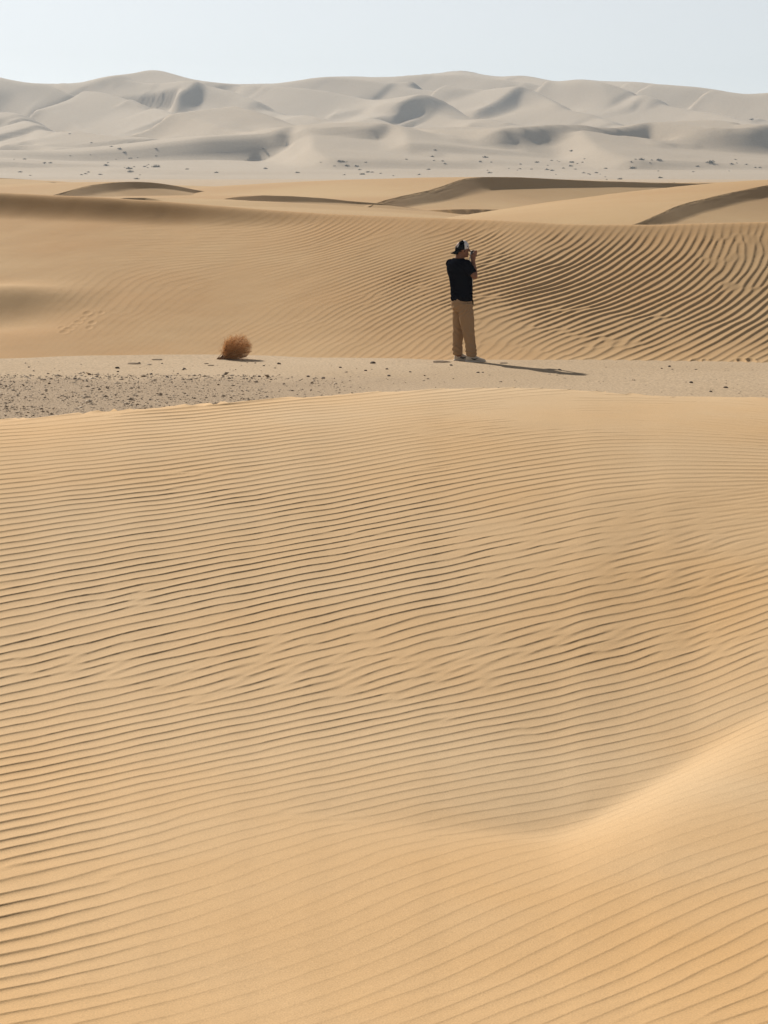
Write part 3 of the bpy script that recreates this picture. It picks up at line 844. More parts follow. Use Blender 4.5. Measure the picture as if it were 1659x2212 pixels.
def gravel():
    rng = np.random.default_rng(3)
    V, F = [], []
    n = 0
    tries = 0
    def add(p, sz, h):
        nonlocal n
        a = rng.uniform(0, 6.28)
        k = OCT * np.array([sz, sz * rng.uniform(.5, .95), h]) * rng.uniform(.75, 1.25, (8, 3))
        tl = rng.normal(0, .22)
        k[:, 2] += k[:, 0] * tl
        c, s_ = math.cos(a), math.sin(a)
        k = np.stack([k[:, 0] * c - k[:, 1] * s_, k[:, 0] * s_ + k[:, 1] * c, k[:, 2]], -1)
        V.append(k + np.array([p[0], p[1], p[2] + h * .35])); F.append(np.array(OCT_F) + n); n += 8
    while len(V) < 15000:
        tries += 1
        u = rng.uniform(-120, 890); v = rng.uniform(363, 432)
        dens = 0.06 + 0.94 * float(smooth01(np.array((470 - u) / 330.0))) * float(smooth01(np.array((v - 374 - max(0, (u - 120)) * .018) / 4.0)))
        if rng.uniform() > dens: continue
        p = on_ground(u, v)
        z = 0.02 + 0.03 * float(vnoise(np.array(p.x / 6.0), np.array(p.y / 6.0), 72)) * 0
        sz = float(np.exp(rng.normal(math.log(.0075), .62)))
        if v < 384 and u < 300: sz *= 1.35
        if dens < .3: sz *= .8
        add((p.x, p.y, GZ(p.x, p.y)), min(sz, .055), min(sz, .055) * rng.uniform(.2, .5))
    # gravel showing between the middle dunes
    for _ in range(1500):
        p = on_ground(rng.uniform(480, 720), rng.uniform(214, 224))
        sz = rng.uniform(.04, .13)
        add((p.x, p.y, 0.03), sz, sz * .6)
    V = np.concatenate(V); F = np.concatenate(F)
    o = mesh_object('gravel', V, F, M_GRAVEL, smooth=False)
    tag(o, 'loose brown gravel spread over the flat pan in front of the back dune', 'gravel', kind='stuff')

# one lookup table of the pan's height so that stones lie on it
_gx = np.arange(-12, 12, .08); _gy = np.arange(14, 38, .08)
_GX, _GY = np.meshgrid(_gx, _gy)
_GT = 0.02 + 0.03 * fbm(_GX / 6.0, _GY / 6.0, 72, 2) + 0.012 * fbm(_GX / .7, _GY / .7, 71, 4) * (np.abs(_GY - 26) < 12)
def GZ(x, y):
    i = min(max(int((y - 14) / .08), 0), len(_gy) - 1); j = min(max(int((x + 12) / .08), 0), len(_gx) - 1)
    z = _GT[i, j]
    if y > 32.2: z = max(z, float(BACK['z'](np.array(x), np.array(y))))
    return float(z)
gravel()

M_STONE = new_mat('dark_stone', (0.13, 0.095, 0.07), 0.85)
M_CRUST = new_mat('sand_crust', (0.26, 0.185, 0.12), 0.95)

def stone_mesh(seed, flat):
    bm = bmesh.new()
    bmesh.ops.create_icosphere(bm, subdivisions=2, radius=1.0)
    for v in bm.verts:
        nz = mnoise.noise(v.co * 1.3 + Vector((seed * 3.1, 0, 0)))
        v.co *= 1 + .45 * nz
        v.co.z *= flat
    me = bpy.data.meshes.new('stone'); bm.to_mesh(me); bm.free()
    return me

def stones():
    k = .3072
    sm = [stone_mesh(i, .62) for i in range(3)]
    for m in sm: m.materials.append(M_STONE)
    spots = [(383, 1204, .028, 'dark rounded stone on the sand left of the dry bush'),
             (600, 1208, .024, 'small dark stone on the pan just left of the dry bush'),
             (1213, 1189, .032, 'dark stone on the sand midway between the dry bush and the person'),
             (1468, 1196, .02, "small dark stone on the pan below the person's heels")]
    for i, (a, b, r, lab) in enumerate(spots):
        p = on_ground(a * k, b * k)
        o = bpy.data.objects.new('stone', sm[i % 3]); COL.objects.link(o)
        o.location = (p.x, p.y, GZ(p.x, p.y) + r * .3); o.scale = (r * 1.25, r, r); o.rotation_euler = (0, 0, i * 1.7)
        tag(o, lab, 'stone')
    rng = random.Random(4)
    for i in range(34):
        u, v = rng.uniform(5, 760), rng.uniform(366, 398)
        if u < 330: v = rng.uniform(364, 384)
        p = on_ground(u, v); r = rng.uniform(.012, .024)
        o = bpy.data.objects.new('stone', sm[i % 3]); COL.objects.link(o)
        o.location = (p.x, p.y, GZ(p.x, p.y) + r * .3); o.scale = (r * 1.3, r, r); o.rotation_euler = (0, 0, rng.uniform(0, 6))
        tag(o, 'little dark stone on the pan ' + ('at the far left above the dense gravel' if u < 215 else 'in front of the dry bush' if u < 300 else "between the dry bush and the person" if u < 440
            else "around the person's shadow" if u < 590 else "to the right of the person's shadow"), 'stone', 'dark stones scattered over the pan')
    # dark flakes of crusted sand along the toe of the dune
    fm = [stone_mesh(20 + i, .16) for i in range(3)]
    for m in fm: m.materials.append(M_CRUST)
    fl = [(511, 1177, .075, 'largest dark crust flake on the sand left of the dry bush'),
          (436, 1190, .10, 'long thin crust flake on the sand left of the dry bush'),
          (687, 1197, .05, 'dark crust flake on the sand just below the dry bush'),
          (672, 1191, .035, 'small crust flake on the sand at the foot of the dry bush'),
          (1437, 1184, .14, "long thin crust edge on the sand behind the person's heels"),
          (1640, 1188, .07, "thin crust flake beside the person's shadow")]
    for i, (a, b, r, lab) in enumerate(fl):
        p = on_ground(a * k, b * k)
        z = max(GZ(p.x, p.y), float(BACK['z'](np.array(p.x), np.array(p.y))))
        o = bpy.data.objects.new('crust_flake', fm[i % 3]); COL.objects.link(o)
        o.location = (p.x, p.y, z + .006); o.scale = (r, r * .45, r * .8); o.rotation_euler = (.22, 0, .1 * i)
        tag(o, lab, 'crust')
stones()

# ------------------------------------------------------------------ dry bush
def tube(verts, faces, pts, r0, r1, sides=3):
    n = len(pts)
    b0 = len(verts)
    for i, p in enumerate(pts):
        d = (pts[min(i + 1, n - 1)] - pts[max(i - 1, 0)])
        if d.length < 1e-6: d = Vector((0, 0, 1))
        d.normalize()
        a = d.orthogonal().normalized(); b = d.cross(a)
        r = r0 + (r1 - r0) * i / (n - 1)
        for k in range(sides):
            t = 2 * math.pi * k / sides
            verts.append(tuple(p + a * math.cos(t) * r + b * math.sin(t) * r))
    for i in range(n - 1):
        for k in range(sides):
            q = (k + 1) % sides
            faces.append((b0 + i * sides + k, b0 + i * sides + q, b0 + (i + 1) * sides + q, b0 + (i + 1) * sides + k))

M_TWIG = island_mat('dry_twig', (0.42, 0.19, 0.06), (0.62, 0.31, 0.11), (0.80, 0.50, 0.22))
M_STEM = new_mat('dry_stem', (0.22, 0.11, 0.05), 0.9)

def dry_bush():
    rng = random.Random(12)
    p = on_ground(226, 360.5)
    z = max(GZ(p.x, p.y), float(BACK['z'](np.array(p.x), np.array(p.y))))
    root = bpy.data.objects.new('dry_bush', None); COL.objects.link(root)
    root.location = (p.x, p.y, z)
    tag(root, 'round dry brown tumbleweed bush sitting on the sand at the dune foot', 'bush')
    C = Vector((.13, 0, .19)); R = Vector((.25, .22, .21))
    base = Vector((-.085, -.01, .0))
    sv, sf = [], []
    stems = []
    for i in range(26):
        a = rng.uniform(-1, 1)
        tip = C + Vector((R.x * rng.uniform(-.75, .9), R.y * rng.uniform(-.85, .85), R.z * rng.uniform(-.85, .75)))
        b = base + Vector((rng.uniform(-.02, .10), rng.uniform(-.05, .05), 0))
        if i % 5 == 0: b = base + Vector((-.05, rng.uniform(-.03, .03), .004))
        mid = b.lerp(tip, .45) + Vector((rng.uniform(-.04, .03), rng.uniform(-.04, .04), rng.uniform(-.03, .04)))
        mid.z = max(mid.z, .012)
        tip.z = max(tip.z, .012)
        pts = [(b * (1 - t) ** 2 + mid * 2 * t * (1 - t) + tip * t * t) for t in (0, .2, .4, .6, .8, 1)]
        tube(sv, sf, pts, .0055, .002, 5)
        stems.append(pts)
    mesh_object('stem', sv, sf, M_STEM, root)
    tv, tf = [], []
    for i in range(3300):
        while True:
            e = Vector((rng.uniform(-1, 1), rng.uniform(-1, 1), rng.uniform(-1, 1)))
            if e.length < 1: break
        if i % 5 < 3:
            st = stems[int(rng.random() ** .7 * len(stems))]
            t = rng.uniform(.35, 1) * 5
            k = min(int(t), 4)
            b = st[k].lerp(st[k + 1], t - k) + e * .035
        else:
            b = C + Vector((e.x * R.x, e.y * R.y, e.z * R.z)) * .8 + Vector((.03, 0, -.03))
        b.z = max(b.z, .01)
        e0 = b - C
        # comb towards the upper right, curling
        d = (b - (base + Vector((.02, 0, .02)))).normalized()
        d = (d + Vector((rng.gauss(.10, .45), rng.gauss(0, .5), rng.gauss(.08, .45)))).normalized()
        L = rng.uniform(.04, .095)
        c = Vector((rng.gauss(0, .3), rng.gauss(0, .3), rng.gauss(0.05, .3)))
        pts = []
        for s_ in (0, .33, .66, 1):
            q = b + d * L * s_ + c * L * s_ * s_
            e = q - C
            m = math.sqrt((e.x / R.x) ** 2 + (e.y / R.y) ** 2 + (e.z / R.z) ** 2)
            lim = 0.94 + .10 * math.sin(e0.x * 7 + e0.z * 9) + rng.uniform(0, .24) ** 1.5
            if m > lim: q = C + e * (lim / m)
            q.z = max(q.z, .008)
            pts.append(q)
        tube(tv, tf, pts, .0018, .0009, 3)
    tw = mesh_object('twigs', tv, tf, M_TWIG, root)
    tw['kind'] = 'stuff'
dry_bush()

# ------------------------------------------------------------------ shrubs on the far plain
M_SHRUB = new_mat('far_shrub', (0.15, 0.13, 0.09), 0.9)
def shrubs():
    rng = random.Random(9)
    meshes = []
    for k in range(4):
        V, F = [], []
        for i in range(170):
            th, ph = rng.uniform(0, 6.283), rng.uniform(0, 1)
            rr = rng.uniform(.35, 1.0) * (1 + .3 * math.sin(3 * th + k))
            c = Vector((math.cos(th) * rr * math.sqrt(1 - ph * ph), math.sin(th) * rr * math.sqrt(1 - ph * ph), ph * .8 * rr))
            a = Vector((rng.gauss(0, 1), rng.gauss(0, 1), rng.gauss(0, 1))).normalized() * .22
            b = Vector((rng.gauss(0, 1), rng.gauss(0, 1), rng.gauss(0, 1))).normalized() * .16
            n = len(V)
            V += [tuple(c + a), tuple(c - a * .3 + b), tuple(c - a * .3 - b)]
            F.append((n, n + 1, n + 2))
        for i in range(7):
            th = i * .9
            d = Vector((math.cos(th) * .6, math.sin(th) * .6, .7)); q = Vector((-d.y, d.x, 0)) * .04
            n = len(V)
            V += [tuple(q - Vector((0, 0, .15))), tuple(-q - Vector((0, 0, .15))), tuple(d)]
            F.append((n, n + 1, n + 2))
        me = bpy.data.meshes.new('desert_shrub'); me.from_pydata(V, [], F); me.materials.append(M_SHRUB)
        meshes.append(me)
    Z, al, yr = FAR['z'], FAR['al'], FAR['y']
    Yg = np.repeat(yr[:, None], len(al), 1)
    VB = V_HORIZON - (Z - CAM_H) / Yg * FPX
    def place(u, v):
        j = int(np.clip(np.argmin(abs(al - (u - 384) / 2292)), 0, len(al) - 1))
        g = on_ground(u, max(v, 175.0)) if v > 172.5 else None
        col = np.minimum.accumulate(VB[:, j])
        i = int(np.argmax(col <= v))
        pf = Vector(((u - 384) / 2292 * yr[i], yr[i], Z[i, j])) if col[i] <= v else None
        if g is not None and (pf is None or g.y < pf.y): return Vector((g.x, g.y, .02))
        return pf
    L2 = [(475, 457, 2.4), (572, 467, 2.6), (578, 479, 2.4), (688, 459, 3.6), (535, 394, 2), (555, 411, 1.8), (1145, 394, 1.6), (690, 386, 1.4), (215, 441, 1.6), (240, 441, 1.8),
          (110, 480, 1.7), (388, 487, 1.4), (400, 482, 1.4), (450, 490, 1.6), (640, 457, 1.7), (820, 468, 1.6), (945, 483, 1.7), (1290, 483, 1.8), (1470, 450, 2), (1500, 455, 2), (1485, 450, 1.6),
          (1540, 457, 1.7), (1555, 470, 1.4), (1590, 480, 1.8), (1568, 489, 2.2), (415, 358, 1.6), (500, 373, 1.5), (1155, 465, 2), (325, 320, 1.5), (130, 425, 1.6), (605, 509, 1.7), (1380, 552, .5), (1180, 538, .5)]
    L3 = [(430, 417, 2.6), (410, 440, 1.6), (650, 443, 2), (800, 440, 2.4), (695, 470, 2), (715, 474, 1.7), (795, 455, 2), (1060, 463, 3), (1095, 428, 2.4), (1170, 435, 2.5), (1390, 455, 3.4), (1335, 457, 1.6),
          (850, 484, 1.5), (905, 484, 1.5), (945, 465, 1.6), (580, 468, 1.3), (150, 490, 1.4), (190, 470, 1.7), (260, 448, 1.4), (250, 435, 1.3), (205, 415, 1.7), (450, 483, 1.8), (1020, 510, 1.8),
          (1177, 505, 1.7), (1480, 450, 1.7), (1600, 466, 1.4), (1560, 262, 3), (797, 395, 2), (217, 393, 1.6)]
    spots = [(x * .2315, 61.4 + y * .2315, s) for x, y, s in L2] + [(384 + x * .2315, 61.4 + y * .2315, s) for x, y, s in L3]
    lab = {3: 'biggest dark shrub on the pale plain above the arched left dune', 33 + 10: 'largest dark shrub on the plain at the right',
           33 + 26: 'lone dark shrub high on the far dune slope at the right'}
    for i in range(70):
        b = rng.choice(spots[:62])
        spots.append((b[0] + rng.gauss(0, 16), min(max(b[1] + rng.gauss(0, 3.2), 160), 185), rng.uniform(.6, 1.3)))
    for i, (u, v, sz) in enumerate(spots):
        p = place(u, v)
        if p is None: continue
        if p.y < 300: sz = min(sz, .35)
        r = sz * .36
        o = bpy.data.objects.new('desert_shrub', meshes[i % 4]); COL.objects.link(o)
        o.location = p; o.rotation_euler = (0, 0, rng.uniform(0, 6.28)); o.scale = (r * 1.25, r * 1.25, r * .85)
        if i in lab: tag(o, lab[i], 'shrub')
        else:
            where = ('at the far left edge' if u < 70 else 'above the arched left dune' if u < 200 else 'above the low centre swells' if u < 330
                     else 'above the big middle dune, left end' if u < 450 else 'above the dark slip face' if u < 580
                     else 'above the big middle dune, right end' if u < 690 else 'at the far right edge')
            tag(o, ('tiny dark shrub' if sz < 1.35 else 'small dark shrub') + ' on the pale plain ' + where, 'shrub', 'shrubs scattered over the far plain')
shrubs()

# ------------------------------------------------------------------ person
def cap_piece(bm, p0, r0, p1, r1, seg=14, rings=5):
    """closed tapered capsule"""
    p0, p1 = Vector(p0), Vector(p1)
    d = p1 - p0
    L = d.length
    d = d.normalized() if L > 1e-6 else Vector((0, 0, 1))
    a = d.orthogonal().normalized(); b = d.cross(a)
    prof = []
    for i in range(rings):
        t = math.pi / 2 * (1 - i / rings)
        prof.append((p0 - d * r0 * math.sin(t), r0 * math.cos(t)))
    prof[0] = (prof[0][0], r0 * .05)
    prof += [(p0, r0), (p0.lerp(p1, .5), (r0 + r1) / 2), (p1, r1)]
    for i in range(1, rings + 1):
        t = math.pi / 2 * i / rings
        prof.append((p1 + d * r1 * math.sin(t), max(r1 * math.cos(t), r1 * .05)))
    rows = [[bm.verts.new(c + a * math.cos(2 * math.pi * k / seg) * r + b * math.sin(2 * math.pi * k / seg) * r) for k in range(seg)] for c, r in prof]
    skin_rows(bm, rows)

def skin_rows(bm, rows):
    n = len(rows[0])
    for A, B in zip(rows[:-1], rows[1:]):
        for k in range(n):
            bm.faces.new((A[k], A[(k + 1) % n], B[(k + 1) % n], B[k]))
    bm.faces.new(rows[0][::-1]); bm.faces.new(rows[-1])

def loft(bm, secs, seg=28, power=2.0):
    """secs: (centre, half depth along facing, half width, yaw of facing)"""
    rows = []
    for c, a, b, yaw in secs:
        f = Vector((math.cos(yaw), math.sin(yaw), 0)); r = Vector((math.sin(yaw), -math.cos(yaw), 0))
        row = []
        for k in range(seg):
            t = 2 * math.pi * k / seg
            ct, st = math.cos(t), math.sin(t)
            ct = math.copysign(abs(ct) ** (2 / power), ct); st = math.copysign(abs(st) ** (2 / power), st)
            row.append(bm.verts.new(Vector(c) + f * a * ct - r * b * st))
        rows.append(row)
    skin_rows(bm, rows)

def ellip(bm, c, rx, ry, rz, yaw=0.0, tilt=0.0):
    M = Matrix.Translation(Vector(c)) @ Matrix.Rotation(yaw, 4, 'Z') @ Matrix.Rotation(tilt, 4, 'Y') @ Matrix.Diagonal((rx, ry, rz, 1))
    bmesh.ops.create_uvsphere(bm, u_segments=20, v_segments=12, radius=1.0, matrix=M)

def fuse(name, bm, mat, parent, voxel=0.006, smooth=6, wrinkle=None, disp=None):
    """voxel-fuse overlapping shells into one continuous skin"""
    bmesh.ops.recalc_face_normals(bm, faces=bm.faces)
    me = bpy.data.meshes.new(name + '_shells'); bm.to_mesh(me); bm.free()
    o = bpy.data.objects.new(name, me); COL.objects.link(o)
    r = o.modifiers.new('r', 'REMESH'); r.mode = 'VOXEL'; r.voxel_size = voxel
    if smooth:
        q = o.modifiers.new('s', 'SMOOTH'); q.factor = .5; q.iterations = smooth
    dg = bpy.context.evaluated_depsgraph_get()
    out = bpy.data.meshes.new_from_object(o.evaluated_get(dg))
    o.modifiers.clear()
    o.data = out; out.name = name
    bpy.data.meshes.remove(me)
    if wrinkle:
        nrm = [v.normal.copy() for v in out.vertices]
        for v, n in zip(out.vertices, nrm):
            v.co += n * wrinkle(v.co)
    out.materials.clear(); out.materials.append(mat)
    out.polygons.foreach_set('use_smooth', [True] * len(out.polygons))
    o.parent = parent
    return o

def simple(name, bm, mat, parent, smooth=True):
    bmesh.ops.recalc_face_normals(bm, faces=bm.faces)
    me = bpy.data.meshes.new(name); bm.to_mesh(me); bm.free()
    me.polygons.foreach_set('use_smooth', [smooth] * len(me.polygons))
    me.materials.append(mat)
    o = bpy.data.objects.new(name, me); COL.objects.link(o); o.parent = parent
    return o

def cloth_mat(name, col, scale=420.0, rough=.9):
    m = new_mat(name, col, rough, 0.0)
    nt = m.node_tree
    tc = nt.nodes.new('ShaderNodeTexCoord')
    n = nt.nodes.new('ShaderNodeTexNoise'); n.inputs['Scale'].default_value = scale * .15; n.inputs['Detail'].default_value = 5
    nt.links.new(tc.outputs['Object'], n.inputs['Vector'])
    b = nt.nodes.new('ShaderNodeBump'); b.inputs['Strength'].default_value = .25; b.inputs['Distance'].default_value = .004
    nt.links.new(n.outputs[0], b.inputs['Height']); nt.links.new(b.outputs[0], nt.nodes['Principled BSDF'].inputs['Normal'])
    return m

def person():
    M_SKIN = new_mat('skin', (0.22, 0.105, 0.065), .65, .2)
    M_SHIRT = cloth_mat('navy_cotton', (0.005, 0.0055, 0.009))
    M_TROU = cloth_mat('tan_cotton', (0.30, 0.20, 0.118))
    M_BLACK = cloth_mat('black_cloth', (0.008, 0.008, 0.010))
    M_MESHW = cloth_mat('white_mesh', (0.62, 0.61, 0.62), 900)
    M_WHITE = new_mat('white_thread', (0.72, 0.72, 0.72), .8)
    M_SHOE = cloth_mat('cream_leather', (0.50, 0.44, 0.36))
    M_SOLE = new_mat('sole_rubber', (0.56, 0.51, 0.44), .7)
    M_DARK = new_mat('dark_trim', (0.02, 0.018, 0.018), .6)
    M_CAMB = new_mat('camera_black', (0.012, 0.012, 0.013), .4, .5)
    M_GLASS = new_mat('lens_glass', (0.01, 0.01, 0.02), .05, .8)
    M_STRAP = new_mat('camera_strap', (0.70, 0.66, 0.58), .8)
    M_HAIR = new_mat('short_hair', (0.03, 0.022, 0.018), .8)

    p = on_ground(1510 * .3072, 1179 * .3072)
    z0 = max(GZ(p.x, p.y), float(BACK['z'](np.array(p.x), np.array(p.y - .1))))
    root = bpy.data.objects.new('person', None); COL.objects.link(root)
    root.location = (p.x, p.y, z0 - .008)
    tag(root, 'person in black shirt, tan trousers and backwards cap standing with a camera raised', 'person')

    YT, YP, YH = math.radians(38), math.radians(20), math.radians(14)
    hf = Vector((math.cos(YH), math.sin(YH), 0)); hr = Vector((math.sin(YH), -math.cos(YH), 0))
    H = Vector((-.030, .005, 1.640))                       # head centre
    def hp(f, r, u):
        return H + hf * f + hr * r + Vector((0, 0, u))

    # ---- body: one continuous skin
    bm = bmesh.new()
    ellip(bm, H + Vector((0, 0, .022)) - hf * .008, .097, .077, .098, YH)
    ellip(bm, hp(.022, 0, -.045), .070, .058, .078, YH)    # jaw
    ellip(bm, hp(.070, 0, -.098), .022, .026, .018, YH)    # chin
    cap_piece(bm, hp(.090, 0, .018), .010, hp(.112, 0, -.022), .014)   # nose
    ellip(bm, hp(.088, 0, -.058), .010, .024, .006, YH)    # lips
    ellip(bm, hp(.088, 0, -.070), .010, .021, .007, YH)
    ellip(bm, hp(.082, 0, .030), .016, .055, .012, YH)     # brow
    for s_ in (-1, 1):
        ellip(bm, hp(-.012, s_ * .078, -.010), .020, .008, .031, YH, .25)   # ears
        ellip(bm, hp(.076, s_ * .032, .008), .012, .014, .010, YH)          # eyes
    cap_piece(bm, (-.082, .02, 1.47), .068, (-.050, .008, 1.60), .060)
    loft(bm, [((-.035, 0, .84), .10, .14, YP), ((-.04, 0, 1.0), .105, .145, YP), ((-.045, 0, 1.15), .11, .15, YT), ((-.08, 0, 1.32), .115, .175, YT),
              ((-.09, 0, 1.42), .10, .18, YT), ((-.085, .01, 1.48), .07, .12, YT)])
    RS, RE, RW = Vector((.030, -.148, 1.425)), Vector((.142, -.235, 1.262)), Vector((.128, -.060, 1.472))
    LS, LE, LW = Vector((-.195, .150, 1.425)), Vector((.045, .285, 1.268)), Vector((.128, .085, 1.475))
    for S, E, Wp in ((RS, RE, RW), (LS, LE, LW)):
        cap_piece(bm, S, .058, E, .044); cap_piece(bm, E, .044, E.lerp(Wp, .35), .043); cap_piece(bm, E.lerp(Wp, .35), .043, Wp, .027)
    # hands: palm, four fingers with two bends, thumb
    CB = Vector((.112, .010, 1.572))                       # camera centre
    for s_, Wp in ((1, RW), (-1, LW)):
        knk = CB + hr * s_ * .066 + hf * .012 + Vector((0, 0, .012))
        cap_piece(bm, Wp, .027, Wp.lerp(knk, .5), .032); cap_piece(bm, Wp.lerp(knk, .45), .032, knk, .026)
        for i, (up, ln) in enumerate(((.034, .92), (.014, 1.0), (-.006, .94), (-.026, .76))):
            b = knk + Vector((0, 0, up)) + hf * .010
            m1 = b + hf * .030 * ln - hr * s_ * .004 + Vector((0, 0, .006))
            m2 = m1 + hf * .008 * ln - hr * s_ * .028 * ln
            e = m2 - hf * .006 - hr * s_ * .020 * ln
            cap_piece(bm, b, .0095, m1, .009, 10, 3); cap_piece(bm, m1, .009, m2, .0085, 10, 3); cap_piece(bm, m2, .0085, e, .0078, 10, 3)
        tb = Wp.lerp(knk, .45) - hf * .014
        t1 = tb - hf * .020 + Vector((0, 0, .030)); t2 = t1 - hr * s_ * .030 + Vector((0, 0, .014)) + hf * .004
        cap_piece(bm, tb, .013, t1, .0105, 10, 3); cap_piece(bm, t1, .0105, t2, .009, 10, 3)
    for hip, kn, an in (((.0, -.085, .86), (.060, -.10, .46), (.075, -.105, .085)), ((-.06, .085, .86), (-.075, .11, .46), (-.085, .12, .085))):
        cap_piece(bm, hip, .085, kn, .058); cap_piece(bm, kn, .058, an, .040)
        cap_piece(bm, an, .036, (an[0] + .13, an[1], .045), .030)
    fuse('body', bm, M_SKIN, root, .0052, 3)

    # short hair showing under the cap
    bm = bmesh.new()
    ellip(bm, H + Vector((0, 0, .022)) - hf * .010, .099, .0795, .096, YH)
    geo = [v for v in bm.verts]
    for v in geo:
        l = v.co - H
        if l.dot(hf) > .035 or l.z < -.035 or l.z > .06:
            v.co = H + (v.co - H) * .93
    simple('hair', bm, M_HAIR, root)

    # ---- shirt
    def wr_shirt(c):
        w = mnoise.noise(Vector((c.x * 9, c.y * 9, c.z * 16))) * .006
        w += .004 * math.sin(c.z * 70 + 9 * mnoise.noise(c * 7)) * max(0, 1 - abs(c.z - .98) / .14)
        w += .004 * math.sin((c.x + c.z) * 60 + 5 * mnoise.noise(c * 6)) * max(0, 1 - abs(c.z - 1.38) / .12)
        return w
    bm = bmesh.new()
    loft(bm, [((-.036, 0, .893), .150, .185, YP + .1), ((-.038, 0, .93), .153, .188, YP + .1), ((-.040, 0, 1.02), .152, .186, YT - .1), ((-.042, 0, 1.12), .150, .186, YT),
              ((-.055, 0, 1.22), .148, .196, YT), ((-.084, 0, 1.32), .146, .205, YT), ((-.090, 0, 1.40), .138, .205, YT), ((-.090, .005, 1.455), .118, .175, YT),
              ((-.086, .008, 1.492), .092, .125, YT), ((-.082, .012, 1.516), .078, .088, YT)])
    for S, E in ((RS, RE), (LS, LE)):
        cap_piece(bm, S + Vector((0, 0, .004)), .076, S.lerp(E, .58), .073)
    sh = fuse('t_shirt', bm, M_SHIRT, root, .0065, 3, wr_shirt)

    # ---- trousers
    def wr_tr(c):
        low = max(0, 1 - abs(c.z - .16) / .16); kn = max(0, 1 - abs(c.z - .45) / .12); hp_ = max(0, 1 - abs(c.z - .76) / .13)
        n = mnoise.noise(Vector((c.x * 8, c.y * 8, c.z * 7)))
        return .006 * n + .006 * low * math.sin(c.z * 85 + 6 * n) + .005 * kn * math.sin((c.z + c.x * .8) * 70 + 4 * n) + .005 * hp_ * math.sin((c.z - c.x) * 75 + 4 * n)
    bm = bmesh.new()
    loft(bm, [((-.032, 0, .955), .148, .170, YP), ((-.034, 0, .88), .158, .178, YP), ((-.034, 0, .80), .150, .172, YP), ((-.032, .0, .74), .115, .13, YP)])
    for pts in ([((.004, -.080, .86), .118), ((.032, -.090, .64), .110), ((.058, -.10, .46), .093), ((.092, -.104, .27), .078), ((.104, -.106, .125), .079)],
                [((-.060, .080, .86), .112), ((-.072, .095, .64), .098), ((-.078, .11, .46), .086), ((-.090, .118, .27), .074), ((-.092, .120, .135), .075)]):
        rows = []
        for (c, r) in pts[:-1]:
            rows.append((c, r, r * .95, .1))
        c, r = pts[-1]
        rows += [((c[0], c[1], c[2] + .03), r * 1.04, r, .1), ((c[0] + .004, c[1], c[2] - .02), r * 1.02, r * .98, .1), ((c[0] + .008, c[1], c[2] - .042), r * .95, r * .92, .1)]
        loft(bm, rows)
    fuse('trousers', bm, M_TROU, root, .0065, 3, wr_tr)
    # pocket slit and a dark strap end at the front of the hip
    bm = bmesh.new()
    cap_piece(bm, (.045, -.158, .872), .006, (.075, -.140, .815), .005, 8, 3)
    simple('pocket', bm, cloth_mat('pocket_shade', (0.15, 0.085, 0.04)), root)
    bm = bmesh.new()
    loft(bm, [((.112, -.06, .92), .010, .022, YP), ((.122, -.06, .88), .011, .024, YP), ((.126, -.06, .85), .010, .016, YP), ((.126, -.06, .835), .006, .008, YP)], 12)
    simple('belt_strap', bm, M_BLACK, root)

    # ---- shoes
    for (hx, hy, yaw) in ((.022, -.108, -.04), (-.142, .122, .05)):
        f = Vector((math.cos(yaw), math.sin(yaw), 0)); r = Vector((math.sin(yaw), -math.cos(yaw), 0))
        o0 = Vector((hx, hy, 0))
        def ring(bm, x, hw, top, bot, n=18):
            row = []
            for k in range(n):
                t = 2 * math.pi * k / n
                cy, cz = math.cos(t), math.sin(t)
                cy = math.copysign(abs(cy) ** .75, cy); cz = math.copysign(abs(cz) ** .85, cz)
                row.append(bm.verts.new(o0 + f * x + r * hw * cy + Vector((0, 0, (top + bot) / 2 + (top - bot) / 2 * cz))))
            return row
        bm = bmesh.new()
        skin_rows(bm, [ring(bm, *a) for a in ((.004, .020, .070, .022), (.012, .032, .095, .018), (.05, .038, .108, .016), (.09, .039, .115, .016), (.125, .041, .105, .016), (.16, .044, .085, .016),
                                               (.20, .047, .070, .016), (.245, .045, .058, .016), (.275, .034, .047, .018), (.288, .016, .036, .022))])
        shoe = simple('shoe', bm, M_SHOE, root)
        bm = bmesh.new()
        skin_rows(bm, [ring(bm, *a) for a in ((-.004, .022, .026, .006), (.008, .036, .028, .002), (.06, .041, .027, .0), (.12, .042, .026, .0), (.20, .050, .026, .0), (.25, .047, .027, .002), (.28, .036, .030, .006), (.296, .016, .032, .014))])
        simple('sole', bm, M_SOLE, shoe)
        # the curved tick mark on the outer side
        bm = bmesh.new()
        up, lo = [], []
        for i in range(12):
            t = i / 11
            x = .085 + .115 * t
            zc = .046 + .030 * (abs(t - .42) / .58) ** 1.5 * (1 if t > .42 else .55)
            th = .011 * math.sin(math.pi * min(1, .12 + t * .95)) ** .8 * (1 - .75 * max(0, t - .42) / .58)
            hw = np.interp(x, [.05, .09, .125, .16, .20, .245], [.038, .039, .041, .044, .047, .045]) + .0022
            q = o0 + f * (.29 - x) + r * hw if False else o0 + f * x + r * float(hw)
            up.append((q, zc + th)); lo.append((q, zc - th))
        vs_ = []
        for off in (0, .002):
            vs_.append([bm.verts.new(q + r * off + Vector((0, 0, z))) for q, z in up] + [bm.verts.new(q + r * off + Vector((0, 0, z))) for q, z in lo[::-1]])
        skin_rows(bm, vs_)
        simple('tick_mark', bm, M_DARK, shoe, False)
        bm = bmesh.new()
        for i in range(4):
            c = o0 + f * (.135 + i * .018) + Vector((0, 0, .104 - i * .0085))
            cap_piece(bm, c - r * .022, .0035, c + r * .022, .0035, 6, 2)
        simple('laces', bm, M_WHITE, shoe)

